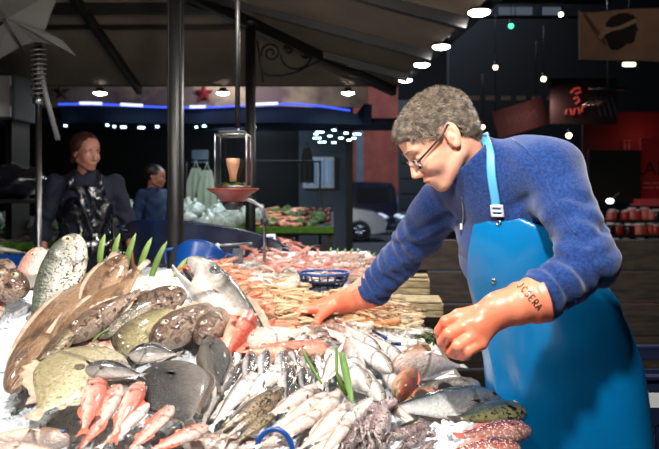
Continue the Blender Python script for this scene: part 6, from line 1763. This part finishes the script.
# tilted dark red sign with grey capitals
Y = 9.0; c_ = P(520, 118, Y); r_ = empty('hanging_sign', c_, 'tilted dark red sign with faint grey capitals behind the shoulder', 'sign')
Rm = Ry(math.radians(-17)); mb = MB(); mb.box((0,0,0), (.74,.03,.40), Rm, .004); mb.build('board', pm('dark_red_board', srgb(58,16,18), None, rough=.6), r_)
text_obj('lettering', 'PRISM', .17, pm('grey_letter', srgb(78,58,58), None, rough=.6), r_, Matrix.Translation((0.02, -.02, .0)) @ Matrix(Rm.tolist()).to_4x4() @ Matrix.Rotation(PI/2, 4, 'X'))
for s_ in (-1, 1): MB().cyl(Rm @ V(s_*.3, 0, .2), Rm @ V(s_*.3, 0, .2)+V(0,0,.8), .006, 6).build('hanger', M_iron, r_, True)
# red neon letters
Y = 8.5; c_ = P(575, 101, Y); r_ = empty('neon_sign', c_, 'small red neon sign with stacked glowing marks, right background', 'sign'); E_red = em('red_neon', (1, .08, .06, 1), .3)
mb = MB(); mb.box((.12,.04,.0), (.9,.03,.62), None, .01); mb.build('backing', M_iron, r_)
for pts in ([(570,93),(574,89),(579,88),(580,92),(575,94)],[(573,99),(577,97),(579,101),(575,104)],[(565,115),(566,110),(570,109),(571,115)],[(573,115),(574,109),(578,108),(579,114)],[(581,112),(582,107),(585,106)]):
    MB().tube([P(x, y, Y)-c_+V(0,-.02,0) for x, y in pts], .014, 8).build('neon_stroke', E_red, r_, True)
c_ = P(600, 98, 8.3); mb = MB(); 
for k in range(4): mb.tube([(-.22+.06*k,0,-.1), (-.05+.07*k,.02,.03), (.02+.07*k,0,-.24)], .014, 6)
mb.box((.1,0,.12), (.5,.04,.03)); mb.cyl((.1,0,.12), (.1,0,1.6), .01, 6); o = mb.build('metal_bracket', M_steel, None, True); o.location = c_; tag(o, 'dim metal bracket right of the red neon sign', 'bracket')
# red butcher stall with glowing panel, black screen and shelves of goods
Y = 9.2; c_ = V(pxX(640, Y), Y, 0); r_ = empty('red_stall', c_, 'red-lit market stall with a lettered red panel at the right', 'stall')
def rb(name, x0, x1, y0, y1, Ya, dd, mat, bev=.003):
    X0, X1 = pxX(x0, Ya), pxX(x1, Ya); Z0, Z1 = pzZ(y1, Ya), pzZ(y0, Ya); mb = MB(); mb.box(V((X0+X1)/2, Ya+dd/2, (Z0+Z1)/2)-c_, (X1-X0, dd, Z1-Z0), None, bev); return mb.build(name, mat, r_)
rb('back_panel', 583, 720, 112, 200, Y+1.2, .06, M_red)
rb('black_screen', 589, 641, 150, 203, Y+.3, .06, pm('matt_black', G(.004), None, rough=.9))
pan = rb('lettered_panel', 641, 700, 138, 199, Y+.5, .05, pm('brighter_red_panel', srgb(170,26,32), None, rough=.6))
text_obj('lettering', 'RAIS', .30, pm('dark_letter', srgb(44,6,8), None, rough=.7), r_, Matrix.Translation(tuple(P(651, 169, Y+.48)-c_)) @ Matrix.Rotation(PI/2, 4, 'X'))
mb = MB()
for x_, w_, z_ in ((-.12,.10,.0),(.01,.12,.0),(.15,.10,.0),(-.1,.16,-.07),(.1,.18,-.07)): mb.box(P(655, 183, Y+.48)-c_+V(x_,0,z_), (w_,.004,.016))
mb.build('small_print_lines', pm('pink_letter', srgb(220,120,120), None, rough=.7), r_)
text_obj('emblem', 'ji', .3, pm('grey_letter2', srgb(150,110,110), None, rough=.7), r_, Matrix.Translation(tuple(P(627, 146, Y+1.15)-c_)) @ Matrix.Rotation(PI/2, 4, 'X'))
rb('pink_light_shelf', 640, 700, 199, 206, Y+.1, .3, pm('pink_shelf', srgb(220,90,100), None, rough=.5))
rb('counter_top', 600, 720, 250, 254, Y-.2, .9, M_wooddark)
rb('counter_front', 604, 720, 254, 300, Y-.1, .6, M_woodred)
rb('shelf_board', 606, 720, 220, 222, Y, .5, M_steel)
rb('shelf_board', 606, 720, 235, 237, Y-.1, .5, M_steel)
l = bpy.data.lights.new('red_lamp', 'POINT'); l.energy = 3; l.color = (1, .12, .1); l.shadow_soft_size = .15; o = bpy.data.objects.new('red_lamp', l); link(o); o.location = P(658, 134, Y+.75)
mats_j = [pm('jar_%s' % n_, c1_, None, rough=.25, coat=.5) for n_, c1_ in (('red', srgb(190,60,50)), ('pink', srgb(226,130,116)), ('amber', srgb(190,110,60)), ('dark', srgb(40,24,24)))]
jars = []
for mm_, nm_ in zip(mats_j, ('red', 'pink', 'amber', 'dark')):
    j = empty('goods_jar'); MB().lathe((0,0,0), [(0,0),(.045,0),(.05,.01),(.05,.085),(.038,.1),(0,.1)], 14).build('jar', mm_, j, True); MB().lathe((0,0,.1), [(.04,0),(.041,.02),(0,.022)], 14).build('lid', M_white, j, True); jars.append([j, nm_, False])
def putjar(k, loc_, lab, grp, s_=1):
    j = jars[k]
    o_ = dup(j[0], lab, grp) if j[2] else j[0]
    if not j[2]: j[2] = True; o_['label'] = lab; o_['group'] = grp
    o_['category'] = 'jar'; o_.location = loc_; o_.scale = (s_, s_, s_)
nmr = {220: 'upper', 235: 'middle', 250: 'lowest'}
for row, Ya in ((220, Y+.12), (235, Y+.02), (250, Y-.02)):
    for i in range(15):
        k = rnd.choice((0, 0, 1, 1, 2, 3)); px_ = 611 + i*4.6 + rnd.uniform(-.8,.8)
        putjar(k, (pxX(px_, Ya), Ya+rnd.uniform(0,.2), pzZ(row, Ya)+.006), '%s jar on the %s shelf of the red-lit stall' % (jars[k][1], nmr[row]), '%s jars on the %s shelf of the red stall' % (jars[k][1], nmr[row]), rnd.uniform(1.0, 1.5))
c_ = P(610, 201, 8.6); r2 = empty('bowl_lamp', c_, 'small white lamp beside the black screen', 'lamp'); MB().ball((0,0,0), (.05,.05,.035), 12, 8).build('bulb', em('white_bulb', (1,.95,.9,1), 4), r2, True); MB().tube([(0,0,0),(.12,0,.10),(.2,0,.12)], .012, 6).build('arm', M_iron, r2, True)
# nearer wooden display bench at right
Y = 5.0; c_ = V(pxX(660, Y), Y, 0); r_ = empty('wooden_bench', c_, 'curved brown wooden display bench right of the apron', 'bench')
for k, (ya, yb, m_) in enumerate(((249,266,M_wooddark),(268,288,M_wooddark),(290,318,M_woodred),(322,345,M_wooddark),(350,385,M_wooddark))):
    X0, X1 = pxX(600, Y), pxX(760, Y); Z0, Z1 = pzZ(yb, Y), pzZ(ya, Y); vs, f = [], []; n_ = 14
    for i in range(n_+1):
        t_ = i/n_*2-1; y_ = .35*t_*t_
        for z_, dy in ((Z0, 0), (Z1, 0), (Z1, .04), (Z0, .04)): vs.append(V(X0+(X1-X0)*i/n_, Y+y_+dy, z_)-c_)
    for i in range(n_):
        for q_ in range(4): f.append([i*4+q_, (i+1)*4+q_, (i+1)*4+(q_+1) % 4, i*4+(q_+1) % 4])
    f += [[0,1,2,3], [n_*4+q_ for q_ in (3,2,1,0)]]
    mesh_obj('board', vs, f, m_, r_, False)
for x in (-.45, .4): mb = MB(); mb.box((x, .35, .5), (.06,.06,1.0)); mb.build('post', M_wooddark, r_)
# dark blue crate at the right edge
Y = 1.95; X0 = pxX(640, Y); zt = pzZ(378, Y); c_ = V(X0+.16, Y+.18, zt-.32)
r_ = empty('plastic_crate', c_, 'dark blue slotted plastic crate with a white label at the right edge', 'crate'); M_cr = pm('navy_crate_plastic', srgb(26,34,62), None, rough=.45)
for s_ in (-1, 1):
    mb = MB(); mb.box((0, s_*.18, .30), (.34,.012,.04), None, .002); mb.box((0, s_*.18, .21), (.34,.012,.075), None, .002); mb.box((0, s_*.18, .012), (.34,.012,.03))
    for k in range(18): mb.box((-.165+.0194*k, s_*.18, .10), (.009,.012,.16))
    mb.build('long_side', M_cr, r_)
    mb = MB(); mb.box((s_*.17, 0, .30), (.012,.36,.04), None, .002); mb.box((s_*.17, 0, .21), (.012,.36,.075)); mb.box((s_*.17, 0, .012), (.012,.36,.03))
    for k in range(19): mb.box((s_*.17, -.175+.0194*k, .10), (.012,.009,.16))
    mb.build('short_side', M_cr, r_)
mb = MB(); mb.box((0,0,.006), (.34,.36,.012)); mb.build('bottom', M_cr, r_)
mb = MB()
for s_ in (-1, 1): mb.box((0, s_*.187, .325), (.37,.03,.012), None, .002); mb.box((s_*.18, 0, .325), (.03,.38,.012), None, .002)
mb.build('rim', M_cr, r_)
mb = MB(); mb.box((-.06, -.1885, .255), (.16,.002,.045), None, .0005); mb.build('label_card', M_white, r_)
cz_ = float(c_[2]); r2 = empty('crate_stand', (c_[0], c_[1], 0), 'dark stand under the blue crate at the right edge', 'stand')
mb = MB(); mb.box((0,0,cz_-.02), (.42,.44,.036), None, .004); mb.build('top', M_wooddark, r2)
for sx in (-1,1):
    for sy in (-1,1): mb = MB(); mb.box((sx*.17, sy*.18, (cz_-.04)/2), (.04,.04,cz_-.04)); mb.build('leg', M_wooddark, r2)
# steel scale arm between basins, weighing bar
r_ = empty('steel_bar', P(214, 246, 3.0), 'thin steel bar lying across in front of the blue basins', 'bar'); MB().tube([P(196,246.5,3.0)-P(214,246,3.0), P(252,243.5,3.0)-P(214,246,3.0)], .006, 8).build('bar', M_steel, r_, True); MB().ball(P(217.5,245.5,2.99)-P(214,246,3.0), .012, 10, 8).build('knob', M_white, r_, True)
mb = MB(); mb.box((0,0,0), (.05,.02,.07), None, .004); o = mb.build('grey_clip_block', M_greyw); o.location = P(238, 256, 3.0); o.name = 'clamp_block'; tag(o, 'small grey ribbed block at the end of the steel bar', 'clamp')
# ================================================================== LIGHT
w = bpy.data.worlds.new('world'); scene.world = w; w.use_nodes = True
w.node_tree.nodes['Background'].inputs[0].default_value = (.35, .45, .6, 1); w.node_tree.nodes['Background'].inputs[1].default_value = .007
def area(loc, target, size, power, color=(1, .95, .88), sy=None):
    l = bpy.data.lights.new('lamp_or_fill', 'AREA'); l.energy = power; l.color = color; l.shape = 'RECTANGLE' if sy else 'DISK'; l.size = size
    if sy: l.size_y = sy
    o = bpy.data.objects.new('lamp_or_fill', l); COL.objects.link(o); o.location = loc
    d = Vector(target) - Vector(loc); o.rotation_euler = d.to_track_quat('-Z', 'Y').to_euler(); return o
# stall lamps under the canopy, above and in front of the display
area((-.6, 1.0, 2.38), (-.5, 1.9, .9), .10, 25)
area((.1, .55, 2.30), (.35, 1.7, 1.3), .10, 38)
area((.86, 1.95, 2.38), (.6, 1.8, 1.3), .16, 16)
area((-.3, 2.5, 2.38), (-.3, 2.5, .9), .12, 13)
area((-1.1, 1.7, 2.38), (-1.0, 2.1, .9), .12, 13)
area((-.1, 3.9, 2.38), (-.1, 3.9, .9), .16, 16)
# shop and far counter lights
area((-1.2, 7.6, 2.4), (-1.2, 7.8, 1.0), .3, 22, (.9, .95, 1))
area((-1.8, 11.6, 2.6), (-1.5, 12.4, 1.0), .6, 60, (.6, .8, 1))
# dusk light over the street
area((1.5, 16, 9), (1.0, 20, 0), 5, 1400, (.65, .78, 1))
area((2.9, 8.2, 2.6), (3.3, 9.3, 1.0), .3, 7, (1, .45, .4))
area((-1.5, 9.6, 3.3), (-1.5, 10.7, 2.9), .8, 24, (.95, .9, .9), .3)  # added light to brighten the mural band, no lamp fitting there
area((3.4, 5.2, 3.6), (3.2, 7.0, 3.1), .3, 4.5, (1, .85, .7))  # unseen fill light aimed at the flag to brighten it
# ================================================================== CAMERA
cam = bpy.data.cameras.new('camera'); co = bpy.data.objects.new('camera', cam); COL.objects.link(co)
co.location = (0, 0, CZ); co.rotation_euler = (PI/2, 0, 0)
cam.sensor_width = 36; cam.lens = 36*F/659; cam.shift_y = -(224.5-HY)/659
cam.clip_start = .05; cam.clip_end = 200
cam.dof.use_dof = True; cam.dof.focus_distance = 1.62; cam.dof.aperture_fstop = 4.8
scene.camera = co
scene.view_settings.view_transform = 'Standard'; scene.view_settings.look = 'None'
scene.view_settings.gamma = 1; scene.view_settings.use_curve_mapping = False
scene.view_settings.exposure = 0.0
